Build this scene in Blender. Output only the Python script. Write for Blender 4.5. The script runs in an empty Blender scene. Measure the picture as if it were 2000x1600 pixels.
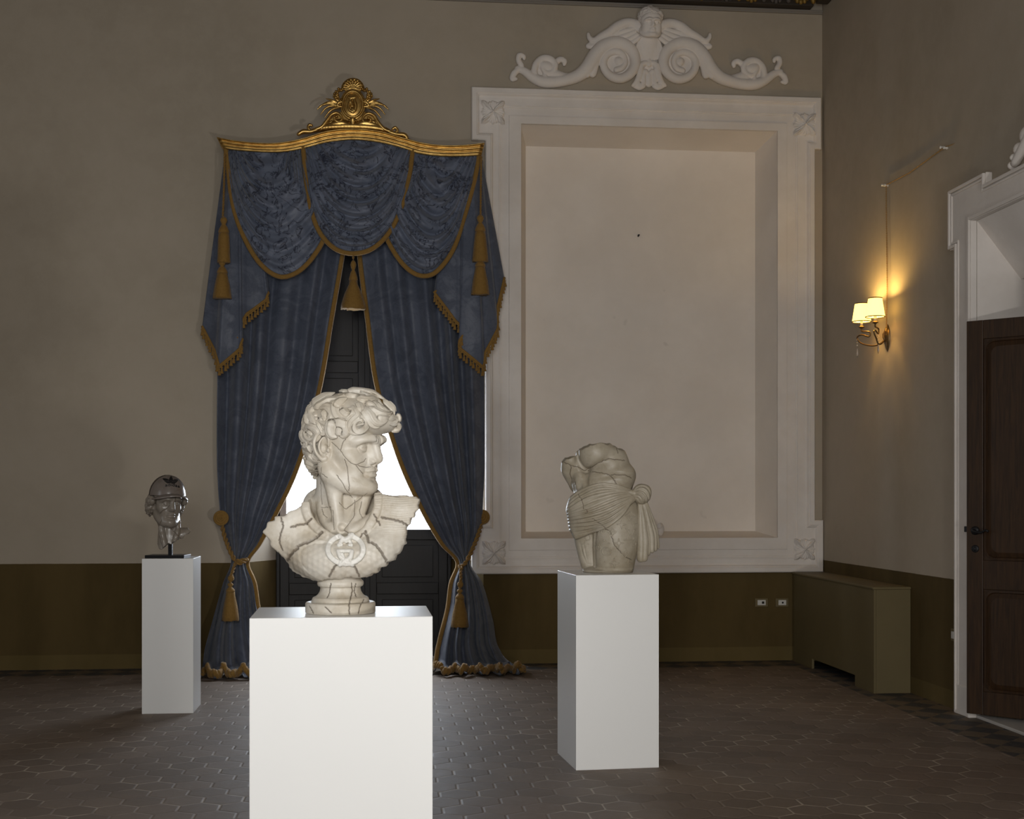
import bpy, bmesh, math, random
import numpy as np
from mathutils import Vector, Matrix, Euler

# ------------------------------------------------------------------ camera, world, light, exposure
SC = bpy.context.scene
COL = SC.collection
CAM_H = 1.555
YAW = math.atan(0.1)
CA, SA = math.cos(YAW), math.sin(YAW)
FPX = 2550.0                                   # focal length in pixels of the 2000 px frame
WALL_Y, WALL_X = 11.93, 4.125                  # back wall and right wall
CEIL = 6.32

cam_data = bpy.data.cameras.new('camera')
cam_data.sensor_width = 36.0
cam_data.lens = FPX / 2000.0 * 36.0
cam_data.shift_y = (966 - 800) / 2000.0
cam_data.clip_end = 200
cam = bpy.data.objects.new('camera', cam_data)
cam.location = (0, 0, CAM_H)
cam.rotation_euler = (math.pi / 2, 0, -YAW)
COL.objects.link(cam)
SC.camera = cam

SC.view_settings.view_transform = 'Standard'
SC.view_settings.look = 'None'
SC.view_settings.gamma = 1.0
SC.view_settings.exposure = 0.0
SC.cycles.use_denoising = True
SC.cycles.max_bounces = 6
SC.cycles.diffuse_bounces = 4
SC.cycles.glossy_bounces = 3
SC.cycles.caustics_reflective = False
SC.cycles.caustics_refractive = False
SC.cycles.sample_clamp_indirect = 4.0

world = bpy.data.worlds.new('sky')
world.use_nodes = True
SC.world = world
bg = world.node_tree.nodes['Background']
bg.inputs[0].default_value = (0.82, 0.90, 1.0, 1)
bg.inputs[1].default_value = 20.0


def area_light(name, loc, target, sx, sy, power, color, spread=180, portal=False):
    l = bpy.data.lights.new(name, 'AREA')
    l.shape = 'RECTANGLE'
    l.size, l.size_y = sx, sy
    l.energy = power
    l.color = color
    l.spread = math.radians(spread)
    if portal:
        l.cycles.is_portal = True
    o = bpy.data.objects.new(name, l)
    o.location = loc
    d = Vector(target) - Vector(loc)
    o.rotation_euler = d.to_track_quat('-Z', 'Y').to_euler()
    COL.objects.link(o)
    return o


# low and left daylight from unseen openings, plus an added key and fill
area_light('low_daylight', (2.2, 0.0, 0.22), (-0.4, 9.0, 2.2), 0.42, 0.30, 60, (1.0, 0.975, 0.93), 150)
area_light('added_key', (-0.6, 0.1, 2.4), (-0.9, 9.0, 2.6), 1.9, 1.5, 84, (1.0, 1.0, 0.985), 135)  # added broad key hung beside the camera, sets the pedestal brightness
area_light('added_fill', (0.2, -3.8, 3.6), (0.8, 9.0, 4.2), 4.5, 3.2, 130, (1.0, 0.975, 0.94))  # added soft fill high behind the camera, lifts the walls
area_light('left_daylight', (-6.35, 6.2, 2.3), (1.0, 7.4, 1.2), 1.5, 2.6, 14, (0.90, 0.95, 1.0), 140)
area_light('window_portal', (-0.16, 12.44, 1.9), (-0.16, 5, 1.9), 1.7, 3.0, 1, (1, 1, 1), portal=True)


# ------------------------------------------------------------------ picture measurements to the real planes
def ray(px, py):
    u, v = (px - 1000) / FPX, (966 - py) / FPX
    return u * CA + SA, -u * SA + CA, v


def at_y(px, py, Y):
    dx, dy, dz = ray(px, py)
    t = Y / dy
    return Vector((dx * t, Y, CAM_H + dz * t))


def at_x(px, py, X):
    dx, dy, dz = ray(px, py)
    t = X / dx
    return Vector((X, dy * t, CAM_H + dz * t))


def at_z(px, py, Z):
    dx, dy, dz = ray(px, py)
    t = (Z - CAM_H) / dz
    return Vector((dx * t, dy * t, Z))


def to_px(p):
    d = p[0] * SA + p[1] * CA
    return 1000 + (p[0] * CA - p[1] * SA) / d * FPX, 966 - (p[2] - CAM_H) / d * FPX


# ------------------------------------------------------------------ object helpers
def tag(o, label=None, cat=None, group=None, kind=None):
    if label: o['label'] = label
    if cat: o['category'] = cat
    if group: o['group'] = group
    if kind: o['kind'] = kind
    return o


def empty(name, loc=(0, 0, 0), rz=0.0):
    o = bpy.data.objects.new(name, None)
    o.location = loc
    o.rotation_euler = (0, 0, rz)
    o.empty_display_size = 0.05
    COL.objects.link(o)
    return o


def link(name, me, mat=None, parent=None, smooth=False):
    o = bpy.data.objects.new(name, me)
    COL.objects.link(o)
    for m in (mat if isinstance(mat, (list, tuple)) else [mat]):
        if m: me.materials.append(m)
    if smooth:
        me.polygons.foreach_set('use_smooth', np.ones(len(me.polygons), bool))
    if parent: o.parent = parent
    return o


def mesh_np(name, V, F, mat=None, parent=None, smooth=True):
    """mesh from numpy arrays of vertices and quads (or tris)"""
    V = np.asarray(V, np.float32); F = np.asarray(F, np.int32)
    me = bpy.data.meshes.new(name)
    n = F.shape[1]
    me.vertices.add(len(V)); me.vertices.foreach_set('co', V.ravel())
    me.loops.add(F.size); me.loops.foreach_set('vertex_index', F.ravel())
    me.polygons.add(len(F))
    me.polygons.foreach_set('loop_start', np.arange(0, F.size, n, dtype=np.int32))
    me.update(calc_edges=True)
    me.validate()
    return link(name, me, mat, parent, smooth)


class MB:
    """collects simple shapes into ONE mesh"""
    def __init__(s):
        s.bm = bmesh.new(); s.mi = 0

    def _tag(s, faces):
        for f in faces: f.material_index = s.mi

    def box(s, x0, x1, y0, y1, z0, z1):
        v = [s.bm.verts.new(p) for p in ((x0, y0, z0), (x1, y0, z0), (x1, y1, z0), (x0, y1, z0),
                                         (x0, y0, z1), (x1, y0, z1), (x1, y1, z1), (x0, y1, z1))]
        s._tag([s.bm.faces.new([v[i] for i in f]) for f in
                ((3, 2, 1, 0), (4, 5, 6, 7), (0, 1, 5, 4), (1, 2, 6, 5), (2, 3, 7, 6), (3, 0, 4, 7))])
        return s

    def quad(s, *p):
        s._tag([s.bm.faces.new([s.bm.verts.new(q) for q in p])])
        return s

    def prism(s, pts, vec):
        vec = Vector(vec)
        a = [s.bm.verts.new(p) for p in pts]
        b = [s.bm.verts.new(Vector(p) + vec) for p in pts]
        n = len(a)
        fs = [s.bm.faces.new(a), s.bm.faces.new(b[::-1])]
        for i in range(n):
            fs.append(s.bm.faces.new((a[i], b[i], b[(i + 1) % n], a[(i + 1) % n])))
        s._tag(fs)
        return s

    def lathe(s, prof, c=(0, 0, 0), n=20, M=None, ripple=None):
        c = Vector(c); rings = []
        for r, z in prof:
            ring = []
            for k in range(n):
                a = 2 * math.pi * k / n
                rr = r if not ripple else r * (1 + ripple * math.cos(a * n / 2))
                p = Vector((rr * math.cos(a), rr * math.sin(a), z))
                if M is not None: p = M @ p
                ring.append(s.bm.verts.new(p + c))
            rings.append(ring)
        fs = []
        for i in range(len(rings) - 1):
            A, B = rings[i], rings[i + 1]
            for k in range(n):
                fs.append(s.bm.faces.new((A[k], A[(k + 1) % n], B[(k + 1) % n], B[k])))
        fs.append(s.bm.faces.new(rings[0][::-1])); fs.append(s.bm.faces.new(rings[-1]))
        s._tag(fs)
        return s

    def tube(s, pts, rad, n=8, closed=False):
        pts = [Vector(p) for p in pts]
        m = len(pts)
        rad = rad if isinstance(rad, (list, tuple)) else [rad] * m
        rings = []; up = None
        for i, p in enumerate(pts):
            t = (pts[(i + 1) % m] - pts[i - 1]) if closed or 0 < i < m - 1 else (pts[1] - p if i == 0 else p - pts[i - 1])
            t.normalize()
            if up is None:
                up = Vector((0, 0, 1)) if abs(t.z) < 0.9 else Vector((1, 0, 0))
            up = (up - t * up.dot(t)).normalized()
            w = t.cross(up)
            rings.append([s.bm.verts.new(p + (up * math.cos(2 * math.pi * k / n) + w * math.sin(2 * math.pi * k / n)) * rad[i]) for k in range(n)])
        fs = []
        for i in range(m if closed else m - 1):
            A, B = rings[i], rings[(i + 1) % m]
            for k in range(n):
                fs.append(s.bm.faces.new((A[k], A[(k + 1) % n], B[(k + 1) % n], B[k])))
        if not closed:
            fs.append(s.bm.faces.new(rings[0][::-1])); fs.append(s.bm.faces.new(rings[-1]))
        s._tag(fs)
        return s

    def ball(s, c, r, seg=12):
        c = Vector(c); r = r if isinstance(r, (tuple, list)) else (r, r, r)
        return s.lathe([(max(1e-4, math.sin(math.pi * i / (seg // 2))) , -math.cos(math.pi * i / (seg // 2))) for i in range(seg // 2 + 1)],
                       c, seg, Matrix.Diagonal(r))

    def build(s, name, mat=None, parent=None, smooth=False, bevel=0.0, segs=2):
        bmesh.ops.recalc_face_normals(s.bm, faces=s.bm.faces)
        me = bpy.data.meshes.new(name)
        s.bm.to_mesh(me); s.bm.free()
        o = link(name, me, mat, parent, smooth)
        if bevel:
            b = o.modifiers.new('bevel', 'BEVEL')
            b.width = bevel; b.segments = segs; b.limit_method = 'ANGLE'; b.angle_limit = math.radians(35)
        return o


def spline(pts, n):
    """Catmull-Rom through points (any dimension), n samples, chord-length parameter"""
    P = np.array([list(p) for p in pts], float)
    if len(P) == 2:
        t = np.linspace(0, 1, n)[:, None]
        return P[0] * (1 - t) + P[1] * t
    d = np.maximum(np.linalg.norm(np.diff(P, axis=0), axis=1), 1e-9) ** 0.5
    T = np.concatenate([[0], np.cumsum(d)])
    M = np.zeros_like(P)
    M[1:-1] = (P[2:] - P[:-2]) / (T[2:] - T[:-2])[:, None]
    M[0] = (P[1] - P[0]) / d[0]; M[-1] = (P[-1] - P[-2]) / d[-1]
    tt = np.linspace(0, T[-1], n)
    i = np.clip(np.searchsorted(T, tt, side='right') - 1, 0, len(P) - 2)
    h = d[i]; s = ((tt - T[i]) / h)[:, None]; h = h[:, None]
    return ((2 * s ** 3 - 3 * s ** 2 + 1) * P[i] + (s ** 3 - 2 * s ** 2 + s) * h * M[i]
            + (-2 * s ** 3 + 3 * s ** 2) * P[i + 1] + (s ** 3 - s ** 2) * h * M[i + 1])


def resample(pts, n):
    """even arc-length samples of a polyline"""
    P = np.asarray(pts, float)
    d = np.concatenate([[0], np.cumsum(np.linalg.norm(np.diff(P, axis=0), axis=1))])
    t = np.linspace(0, d[-1], n)
    return np.stack([np.interp(t, d, P[:, k]) for k in range(P.shape[1])], 1)


def grid_faces(nu, nv, close_u=False):
    i = np.arange(nu if close_u else nu - 1)[:, None]; j = np.arange(nv - 1)[None, :]
    a = (i * nv + j); b = (((i + 1) % nu) * nv + j)
    return np.stack([a, b, b + 1, a + 1], -1).reshape(-1, 4)


def sheet(name, P, mat, parent=None, thick=0.004, smooth=True):
    """a fabric sheet from an (nu, nv, 3) array of points, with real thickness"""
    P = np.asarray(P)
    nu, nv = P.shape[:2]
    o = mesh_np(name, P.reshape(-1, 3), grid_faces(nu, nv), mat, parent, smooth)
    if thick:
        m = o.modifiers.new('thickness', 'SOLIDIFY'); m.thickness = thick; m.offset = 0
    return o
# ------------------------------------------------------------------ materials
class NT:
    def __init__(s, name):
        s.m = bpy.data.materials.new(name); s.m.use_nodes = True
        s.t = s.m.node_tree; s.b = s.t.nodes['Principled BSDF']
        s.geo = None

    def n(s, typ, **kw):
        x = s.t.nodes.new(typ)
        for k, v in kw.items():
            if k.startswith('i_'):
                x.inputs[int(k[2:]) if k[2:].isdigit() else k[2:].replace('_', ' ')].default_value = v
            else:
                setattr(x, k, v)
        return x

    def l(s, a, b):
        s.t.links.new(a, b)

    def inp(s, sock, v):
        if isinstance(v, bpy.types.NodeSocket): s.l(v, sock)
        else: sock.default_value = v

    def math(s, op, a, b=None, c=None, clamp=False):
        x = s.n('ShaderNodeMath', operation=op); x.use_clamp = clamp
        s.inp(x.inputs[0], a)
        if b is not None: s.inp(x.inputs[1], b)
        if c is not None: s.inp(x.inputs[2], c)
        return x.outputs[0]

    def vmath(s, op, a, b=None):
        x = s.n('ShaderNodeVectorMath', operation=op)
        s.inp(x.inputs[0], a)
        if b is not None: s.inp(x.inputs[1], b)
        return x.outputs['Value'] if op in ('DOT_PRODUCT', 'LENGTH', 'DISTANCE') else x.outputs[0]

    def pos(s):
        if not s.geo: s.geo = s.n('ShaderNodeNewGeometry')
        return s.geo.outputs['Position']

    def obj(s):
        return s.n('ShaderNodeTexCoord').outputs['Object']

    def sep(s, v):
        x = s.n('ShaderNodeSeparateXYZ'); s.l(v, x.inputs[0]); return x.outputs

    def noise(s, vec, scale, detail=3, rough=0.55, stretch=None, dist=0.0):
        if stretch:
            mp = s.n('ShaderNodeMapping'); mp.inputs['Scale'].default_value = stretch; s.l(vec, mp.inputs[0]); vec = mp.outputs[0]
        x = s.n('ShaderNodeTexNoise'); x.inputs['Scale'].default_value = scale
        x.inputs['Detail'].default_value = detail; x.inputs['Roughness'].default_value = rough; x.inputs['Distortion'].default_value = dist
        s.l(vec, x.inputs['Vector'])
        return x.outputs['Fac']

    def ramp(s, v, lo, hi, smooth=True):
        x = s.n('ShaderNodeMapRange'); x.interpolation_type = 'SMOOTHSTEP' if smooth else 'LINEAR'
        s.l(v, x.inputs['Value']); x.inputs['From Min'].default_value = lo; x.inputs['From Max'].default_value = hi
        return x.outputs[0]

    def mix(s, f, a, b):
        x = s.n('ShaderNodeMix', data_type='RGBA')
        s.inp(x.inputs[0], f)
        for k, v in ((6, a), (7, b)):
            s.inp(x.inputs[k], v if isinstance(v, bpy.types.NodeSocket) else (*v, 1))
        return x.outputs[2]

    def bump(s, h, strength=0.3, dist=0.01):
        x = s.n('ShaderNodeBump'); x.inputs['Strength'].default_value = strength; x.inputs['Distance'].default_value = dist
        s.l(h, x.inputs['Height']); s.l(x.outputs[0], s.b.inputs['Normal'])

    def out(s, color=None, rough=None, metal=None, spec=None, **kw):
        if color is not None: s.inp(s.b.inputs['Base Color'], color if isinstance(color, bpy.types.NodeSocket) else (*color, 1))
        if rough is not None: s.inp(s.b.inputs['Roughness'], rough)
        if metal is not None: s.inp(s.b.inputs['Metallic'], metal)
        if spec is not None: s.inp(s.b.inputs['Specular IOR Level'], spec)
        for k, v in kw.items(): s.inp(s.b.inputs[k.replace('_', ' ')], v)
        return s.m


def simple(name, col, rough=0.6, metal=0.0, spec=0.4, var=0.12, scale=12.0, bump=0.0, stretch=None):
    t = NT(name); p = t.obj()
    f = t.noise(p, scale, 4, 0.6, stretch)
    c = t.mix(f, tuple(x * (1 - var) for x in col), tuple(min(1, x * (1 + var)) for x in col))
    if bump: t.bump(f, bump, 0.004)
    return t.out(c, rough, metal, spec)


MAT = {}
# wall: grey-beige limewash above a painted olive dado with a lighter skirting strip
t = NT('painted plaster wall'); p = t.pos(); z = t.sep(p)[2]
big = t.noise(p, 0.55, 5, 0.6); fine = t.noise(p, 7, 5, 0.65); brush = t.noise(p, 2.2, 4, 0.6, (1, 1, 0.3))
up = t.mix(t.ramp(big, 0.3, 0.7), (0.405, 0.350, 0.275), (0.475, 0.412, 0.330))
up = t.mix(t.math('MULTIPLY', t.ramp(fine, 0.35, 0.7), 0.3), up, (0.50, 0.44, 0.36))
dado = t.mix(t.ramp(brush, 0.3, 0.7), (0.085, 0.058, 0.021), (0.118, 0.082, 0.031))
skirt = t.mix(t.ramp(brush, 0.3, 0.7), (0.115, 0.083, 0.030), (0.150, 0.108, 0.042))
zz = t.math('ADD', z, t.math('MULTIPLY', t.math('SUBTRACT', fine, 0.5), 0.006))
c = t.mix(t.ramp(zz, 0.938, 0.942), dado, up)
c = t.mix(t.ramp(zz, 0.128, 0.132), skirt, c)
t.bump(t.math('ADD', t.math('MULTIPLY', fine, 0.4), brush), 0.25, 0.012)
MAT['wall'] = t.out(c, 0.9, 0, 0.2)

t = NT('white stucco'); p = t.pos()
f1 = t.noise(p, 3.0, 5, 0.6); f2 = t.noise(p, 22, 4, 0.6)
c = t.mix(t.ramp(f1, 0.3, 0.75), (0.77, 0.715, 0.665), (0.85, 0.80, 0.755))
t.bump(t.math('ADD', f1, t.math('MULTIPLY', f2, 0.25)), 0.35, 0.012)
MAT['stucco'] = t.out(c, 0.85, 0, 0.25)

t = NT('niche plaster'); p = t.pos()
f1 = t.noise(p, 1.6, 5, 0.6); f2 = t.noise(p, 30, 3, 0.6); f3 = t.noise(p, 5.0, 2, 0.5)
c = t.mix(t.ramp(f1, 0.3, 0.75), (0.79, 0.725, 0.655), (0.86, 0.795, 0.725))
c = t.mix(t.math('MULTIPLY', t.ramp(f3, 0.74, 0.80), 0.25), c, (0.36, 0.30, 0.25))
t.bump(t.math('ADD', f1, t.math('MULTIPLY', f2, 0.1)), 0.2, 0.012)
MAT['niche'] = t.out(c, 0.9, 0, 0.2)

# floor: worn hexagonal terracotta with pale, partly lost grout and a dark border along the walls
t = NT('hexagonal terracotta tiles'); p = t.pos()
SIZE = 0.2
wob = t.noise(p, 5.5, 2, 0.5)
mp = t.n('ShaderNodeMapping'); mp.inputs['Scale'].default_value = (1 / SIZE, 1 / SIZE, 0); mp.inputs['Location'].default_value = (200, 200, 0)
t.l(p, mp.inputs[0]); q = mp.outputs[0]
R, H = (1.0, 1.7320508, 1.0), (0.5, 0.8660254, 0.5)
qa = t.vmath('SUBTRACT', t.vmath('MODULO', q, R), H)
qb = t.vmath('SUBTRACT', t.vmath('MODULO', t.vmath('SUBTRACT', q, H), R), H)
qa = t.vmath('MULTIPLY', qa, (1, 1, 0)); qb = t.vmath('MULTIPLY', qb, (1, 1, 0))
sel = t.math('LESS_THAN', t.vmath('DOT_PRODUCT', qa, qa), t.vmath('DOT_PRODUCT', qb, qb))
x = t.n('ShaderNodeMix', data_type='VECTOR'); t.l(sel, x.inputs[0]); t.l(qb, x.inputs[4]); t.l(qa, x.inputs[5]); g = x.outputs[1]
ag = t.vmath('ABSOLUTE', g)
edge = t.math('SUBTRACT', 0.5, t.math('MAXIMUM', t.vmath('DOT_PRODUCT', ag, (0.5, 0.8660254, 0)), t.sep(ag)[0]))
cell = t.vmath('SUBTRACT', q, g)
wn = t.n('ShaderNodeTexWhiteNoise', noise_dimensions='3D'); t.l(t.vmath('SNAP', t.vmath('ADD', cell, (0.1, 0.1, 0)), (0.25, 0.2165, 1)), wn.inputs['Vector'])
rnd = wn.outputs['Value']
n1 = t.noise(p, 1.1, 5, 0.65); n2 = t.noise(p, 14, 5, 0.7); n3 = t.noise(p, 0.45, 3, 0.5)
c = t.mix(rnd, (0.165, 0.125, 0.098), (0.230, 0.178, 0.140))
c = t.mix(t.math('MULTIPLY', t.ramp(n1, 0.3, 0.75), 0.55), c, (0.125, 0.10, 0.082))
c = t.mix(t.math('MULTIPLY', t.ramp(n2, 0.4, 0.8), 0.45), c, (0.215, 0.165, 0.125))
c = t.mix(t.math('MULTIPLY', t.ramp(n3, 0.5, 0.75), 0.3), c, (0.16, 0.088, 0.062))
ew = t.math('ADD', edge, t.math('MULTIPLY', t.math('SUBTRACT', wob, 0.5), 0.05))
grout = t.math('SUBTRACT', 1.0, t.ramp(ew, 0.012, 0.032))
lost = t.ramp(t.noise(p, 2.3, 3, 0.6), 0.44, 0.62)
c = t.mix(t.math('MULTIPLY', grout, t.math('MULTIPLY_ADD', lost, 0.8, 0.04)), c, (0.50, 0.43, 0.35))
sx, sy, _ = t.sep(p)
border = t.math('MAXIMUM', t.ramp(sx, 3.72, 3.735), t.ramp(sy, 11.50, 11.515))
ck = t.n('ShaderNodeTexChecker'); ck.inputs['Scale'].default_value = 5.5
mr = t.n('ShaderNodeMapping'); mr.inputs['Rotation'].default_value = (0, 0, math.radians(45)); mr.inputs['Location'].default_value = (0.05, 0, 0.09)
t.l(p, mr.inputs[0]); t.l(mr.outputs[0], ck.inputs['Vector'])
bc = t.mix(ck.outputs['Fac'], (0.050, 0.052, 0.055), (0.15, 0.115, 0.08))
bc = t.mix(t.math('MULTIPLY', t.ramp(n2, 0.4, 0.75), 0.5), bc, (0.12, 0.09, 0.07))
c = t.mix(border, c, bc)
t.bump(t.math('ADD', t.math('MULTIPLY', t.ramp(edge, 0.0, 0.06), 0.7), t.math('MULTIPLY', n2, 0.5)), 0.5, 0.006)
MAT['floor'] = t.out(c, t.math('MULTIPLY_ADD', n2, 0.35, 0.42), 0, 0.32)

# carved marble: warm white, dark-filled cracks from the 'crack' attribute, soft veins
def marble(name, light, tint, vein=0.35, rough=0.42):
    t = NT(name); p = t.obj()
    f = t.noise(p, 6, 5, 0.6); f2 = t.noise(p, 26, 4, 0.65)
    c = t.mix(t.ramp(f, 0.28, 0.70), light, tint)
    c = t.mix(t.math('MULTIPLY', t.ramp(t.noise(p, 11, 5, 0.7, dist=0.6), 0.52, 0.74), 0.55), c, tuple(x * q for x, q in zip(tint, (0.72, 0.66, 0.56))))
    c = t.mix(t.math('MULTIPLY', t.ramp(f2, 0.45, 0.75), 0.30), c, tuple(x * 0.78 for x in tint))
    w = t.noise(p, 3.2, 6, 0.6, dist=1.5)
    v = t.math('SUBTRACT', 1.0, t.ramp(t.math('ABSOLUTE', t.math('SUBTRACT', w, 0.5)), 0.0, 0.012))
    c = t.mix(t.math('MULTIPLY', v, vein), c, (0.30, 0.22, 0.15))
    at = t.n('ShaderNodeAttribute', attribute_name='crack')
    c = t.mix(t.math('MINIMUM', at.outputs['Fac'], 1.0), c, (0.075, 0.050, 0.030))
    t.bump(f2, 0.08, 0.004)
    return t.out(c, rough, 0, 0.45)


MAT['marble'] = marble('warm white marble', (0.66, 0.625, 0.56), (0.49, 0.43, 0.34), 0.0)
MAT['marble2'] = marble('aged ivory marble', (0.48, 0.43, 0.345), (0.35, 0.30, 0.22), 0.0)
MAT['marble3'] = marble('brown grey marble', (0.31, 0.275, 0.235), (0.24, 0.205, 0.165), 0.0, 0.27)
MAT['capstone'] = marble('polished taupe stone', (0.23, 0.20, 0.18), (0.185, 0.155, 0.135), 0.1, 0.25)
MAT['capdark'] = simple('dark mesh stone', (0.06, 0.045, 0.038), 0.5)
MAT['emblem'] = simple('pale carved marble', (0.74, 0.72, 0.67), 0.4, var=0.05)
MAT['black'] = simple('black inlay', (0.012, 0.012, 0.014), 0.5)
MAT['pedestal'] = simple('white lacquered board', (0.84, 0.84, 0.83), 0.36, spec=0.5, var=0.012, scale=3)
MAT['steel'] = simple('blackened steel', (0.02, 0.02, 0.022), 0.35, 0.6)

# blue damask
def damask(name, a, b, c3, scale, vein):
    t = NT(name); p = t.obj()
    w = t.noise(p, scale, 5, 0.62, dist=1.2)
    v = t.math('SUBTRACT', 1.0, t.ramp(t.math('ABSOLUTE', t.math('SUBTRACT', w, 0.5)), 0.0, 0.03))
    w2 = t.noise(p, scale * 0.55, 4, 0.6, dist=2.0)
    c = t.mix(t.ramp(w2, 0.42, 0.58), a, b)
    c = t.mix(t.math('MULTIPLY', v, vein), c, c3)
    fine = t.noise(p, 220, 2, 0.5)
    t.bump(t.math('ADD', t.math('MULTIPLY', v, 0.4), fine), 0.15, 0.002)
    rg = t.math('MULTIPLY_ADD', t.ramp(w2, 0.42, 0.58), -0.15, 0.62)
    return t.out(c, rg, 0, 0.35, Sheen_Weight=0.25, Sheen_Roughness=0.5)


MAT['swag'] = damask('blue damask swag', (0.112, 0.134, 0.190), (0.152, 0.176, 0.240), (0.012, 0.015, 0.034), 5.5, 0.95)
MAT['curtain'] = damask('blue damask curtain', (0.072, 0.086, 0.124), (0.096, 0.112, 0.156), (0.040, 0.050, 0.082), 5.5, 0.40)
MAT['lining'] = MAT['curtain']
t = NT('ochre passementerie'); p = t.obj()
f = t.noise(p, 60, 3, 0.6); f2 = t.noise(p, 9, 3, 0.5)
c = t.mix(f, (0.180, 0.098, 0.018), (0.330, 0.190, 0.045)); c = t.mix(t.math('MULTIPLY', f2, 0.35), c, (0.20, 0.10, 0.02))
t.bump(f, 0.5, 0.006)
MAT['trim'] = t.out(c, 0.75, 0, 0.3, Sheen_Weight=0.2)

t = NT('burnished gilding'); p = t.obj()
f = t.noise(p, 14, 5, 0.65); f2 = t.noise(p, 3, 3, 0.5)
c = t.mix(t.ramp(f, 0.3, 0.75), (0.70, 0.46, 0.15), (0.36, 0.205, 0.055))
t.bump(f, 0.12, 0.004)
MAT['gilt'] = t.out(c, t.math('MULTIPLY_ADD', f2, 0.25, 0.22), 0.92, 0.5)

def wood(name, a, b, rough=0.45, axis=(18, 18, 1.1)):
    t = NT(name); p = t.obj()
    f = t.noise(p, 3.0, 6, 0.65, axis, 0.8); f2 = t.noise(p, 1.3, 3, 0.5)
    c = t.mix(t.ramp(f, 0.3, 0.7), a, b); c = t.mix(t.math('MULTIPLY', f2, 0.3), c, tuple(x * 0.6 for x in a))
    t.bump(f, 0.15, 0.003)
    return t.out(c, rough, 0, 0.4)


MAT['door'] = wood('dark walnut door', (0.024, 0.011, 0.004), (0.056, 0.026, 0.009), 0.5)
MAT['shutter'] = wood('near black stained wood', (0.012, 0.010, 0.009), (0.018, 0.015, 0.013), 0.55)
MAT['sash'] = simple('weathered pale window wood', (0.50, 0.42, 0.36), 0.6)
MAT['cover'] = simple('olive painted board', (0.150, 0.116, 0.052), 0.62, var=0.15, scale=3)
MAT['coverdark'] = simple('dark radiator iron', (0.03, 0.028, 0.025), 0.7)
MAT['plate'] = simple('olive painted socket plate', (0.145, 0.108, 0.045), 0.5, var=0.05)
MAT['white_plastic'] = simple('white plastic', (0.66, 0.64, 0.60), 0.4, var=0.03)
MAT['hole'] = simple('black socket hole', (0.01, 0.01, 0.01), 0.8)
MAT['brass'] = simple('antique brass', (0.16, 0.105, 0.05), 0.38, 0.8, var=0.3, scale=40)
MAT['iron'] = simple('black iron', (0.022, 0.022, 0.024), 0.45, 0.5)
MAT['ceramic'] = simple('glazed white ceramic', (0.75, 0.72, 0.66), 0.2, var=0.03)
MAT['cord'] = simple('brown textile cord', (0.34, 0.22, 0.10), 0.8, var=0.5, scale=90)
MAT['carved'] = simple('dark painted beam', (0.035, 0.026, 0.018), 0.6, var=0.3)
MAT['carvedgold'] = simple('dull gold carving', (0.24, 0.15, 0.035), 0.5, 0.4, var=0.5, scale=20)
MAT['carvedgrey'] = simple('grey painted carving', (0.085, 0.075, 0.07), 0.6, var=0.3, scale=20)
MAT['threshold'] = simple('white marble threshold', (0.55, 0.52, 0.48), 0.5, var=0.1)
MAT['ceiling'] = simple('brown painted ceiling', (0.22, 0.17, 0.12), 0.8, var=0.2, scale=2)
MAT['plain'] = simple('grey plaster', (0.26, 0.235, 0.205), 0.9, var=0.06, scale=1)
t = NT('window glass')
tr_, gl_, mx_ = t.n('ShaderNodeBsdfTransparent'), t.n('ShaderNodeBsdfGlossy'), t.n('ShaderNodeMixShader')
gl_.inputs['Roughness'].default_value = 0.02
mx_.inputs[0].default_value = 0.06; t.l(tr_.outputs[0], mx_.inputs[1]); t.l(gl_.outputs[0], mx_.inputs[2])
t.l(mx_.outputs[0], t.t.nodes['Material Output'].inputs['Surface'])
MAT['glass'] = t.m
t = NT('clear crystal')
MAT['crystal'] = t.out((1, 1, 1), 0.03, 0, 0.5, Transmission_Weight=0.85, IOR=1.5)
t = NT('lit pleated shade'); p = t.obj(); zz = t.sep(p)[2]
t.out((0.80, 0.68, 0.45), 0.8, 0, 0.2)
t.b.inputs['Emission Color'].default_value = (1.0, 0.58, 0.115, 1)
t.b.inputs['Emission Strength'].default_value = 3.6
MAT['shade'] = t.m
t = NT('lit bulb'); t.out((1, 0.9, 0.7), 0.5)
t.b.inputs['Emission Color'].default_value = (1.0, 0.72, 0.34, 1); t.b.inputs['Emission Strength'].default_value = 18
MAT['bulb'] = t.m
# ------------------------------------------------------------------ the room shell
def bw(px, py, off=0.0):                       # a point on the back wall plane (off = towards the room)
    v = at_y(px, py, WALL_Y - off); return v.x, v.z


X_L, Y_R = -6.6, -5.2
niche = dict(x0=at_y(1017, 600, WALL_Y).x, x1=at_y(1517, 600, WALL_Y).x, z0=at_y(1250, 1051, WALL_Y).z, z1=at_y(1250, 250, WALL_Y).z)
win = dict(xo0=-1.25, xo1=0.93, xi0=-0.985, xi1=0.660, ztop=4.62, depth=0.55)

m = MB()
zs = [0, niche['z0'], niche['z1'], win['ztop'], CEIL]
Y = WALL_Y
def wq(xa, xb, za, zb): m.quad((xa, Y, za), (xb, Y, za), (xb, Y, zb), (xa, Y, zb))
wq(X_L, win['xo0'], 0, CEIL); wq(win['xo0'], win['xo1'], win['ztop'], CEIL); wq(win['xo1'], niche['x0'], 0, CEIL)
wq(niche['x0'], niche['x1'], 0, niche['z0']); wq(niche['x0'], niche['x1'], niche['z1'], CEIL); wq(niche['x1'], WALL_X, 0, CEIL)
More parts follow.
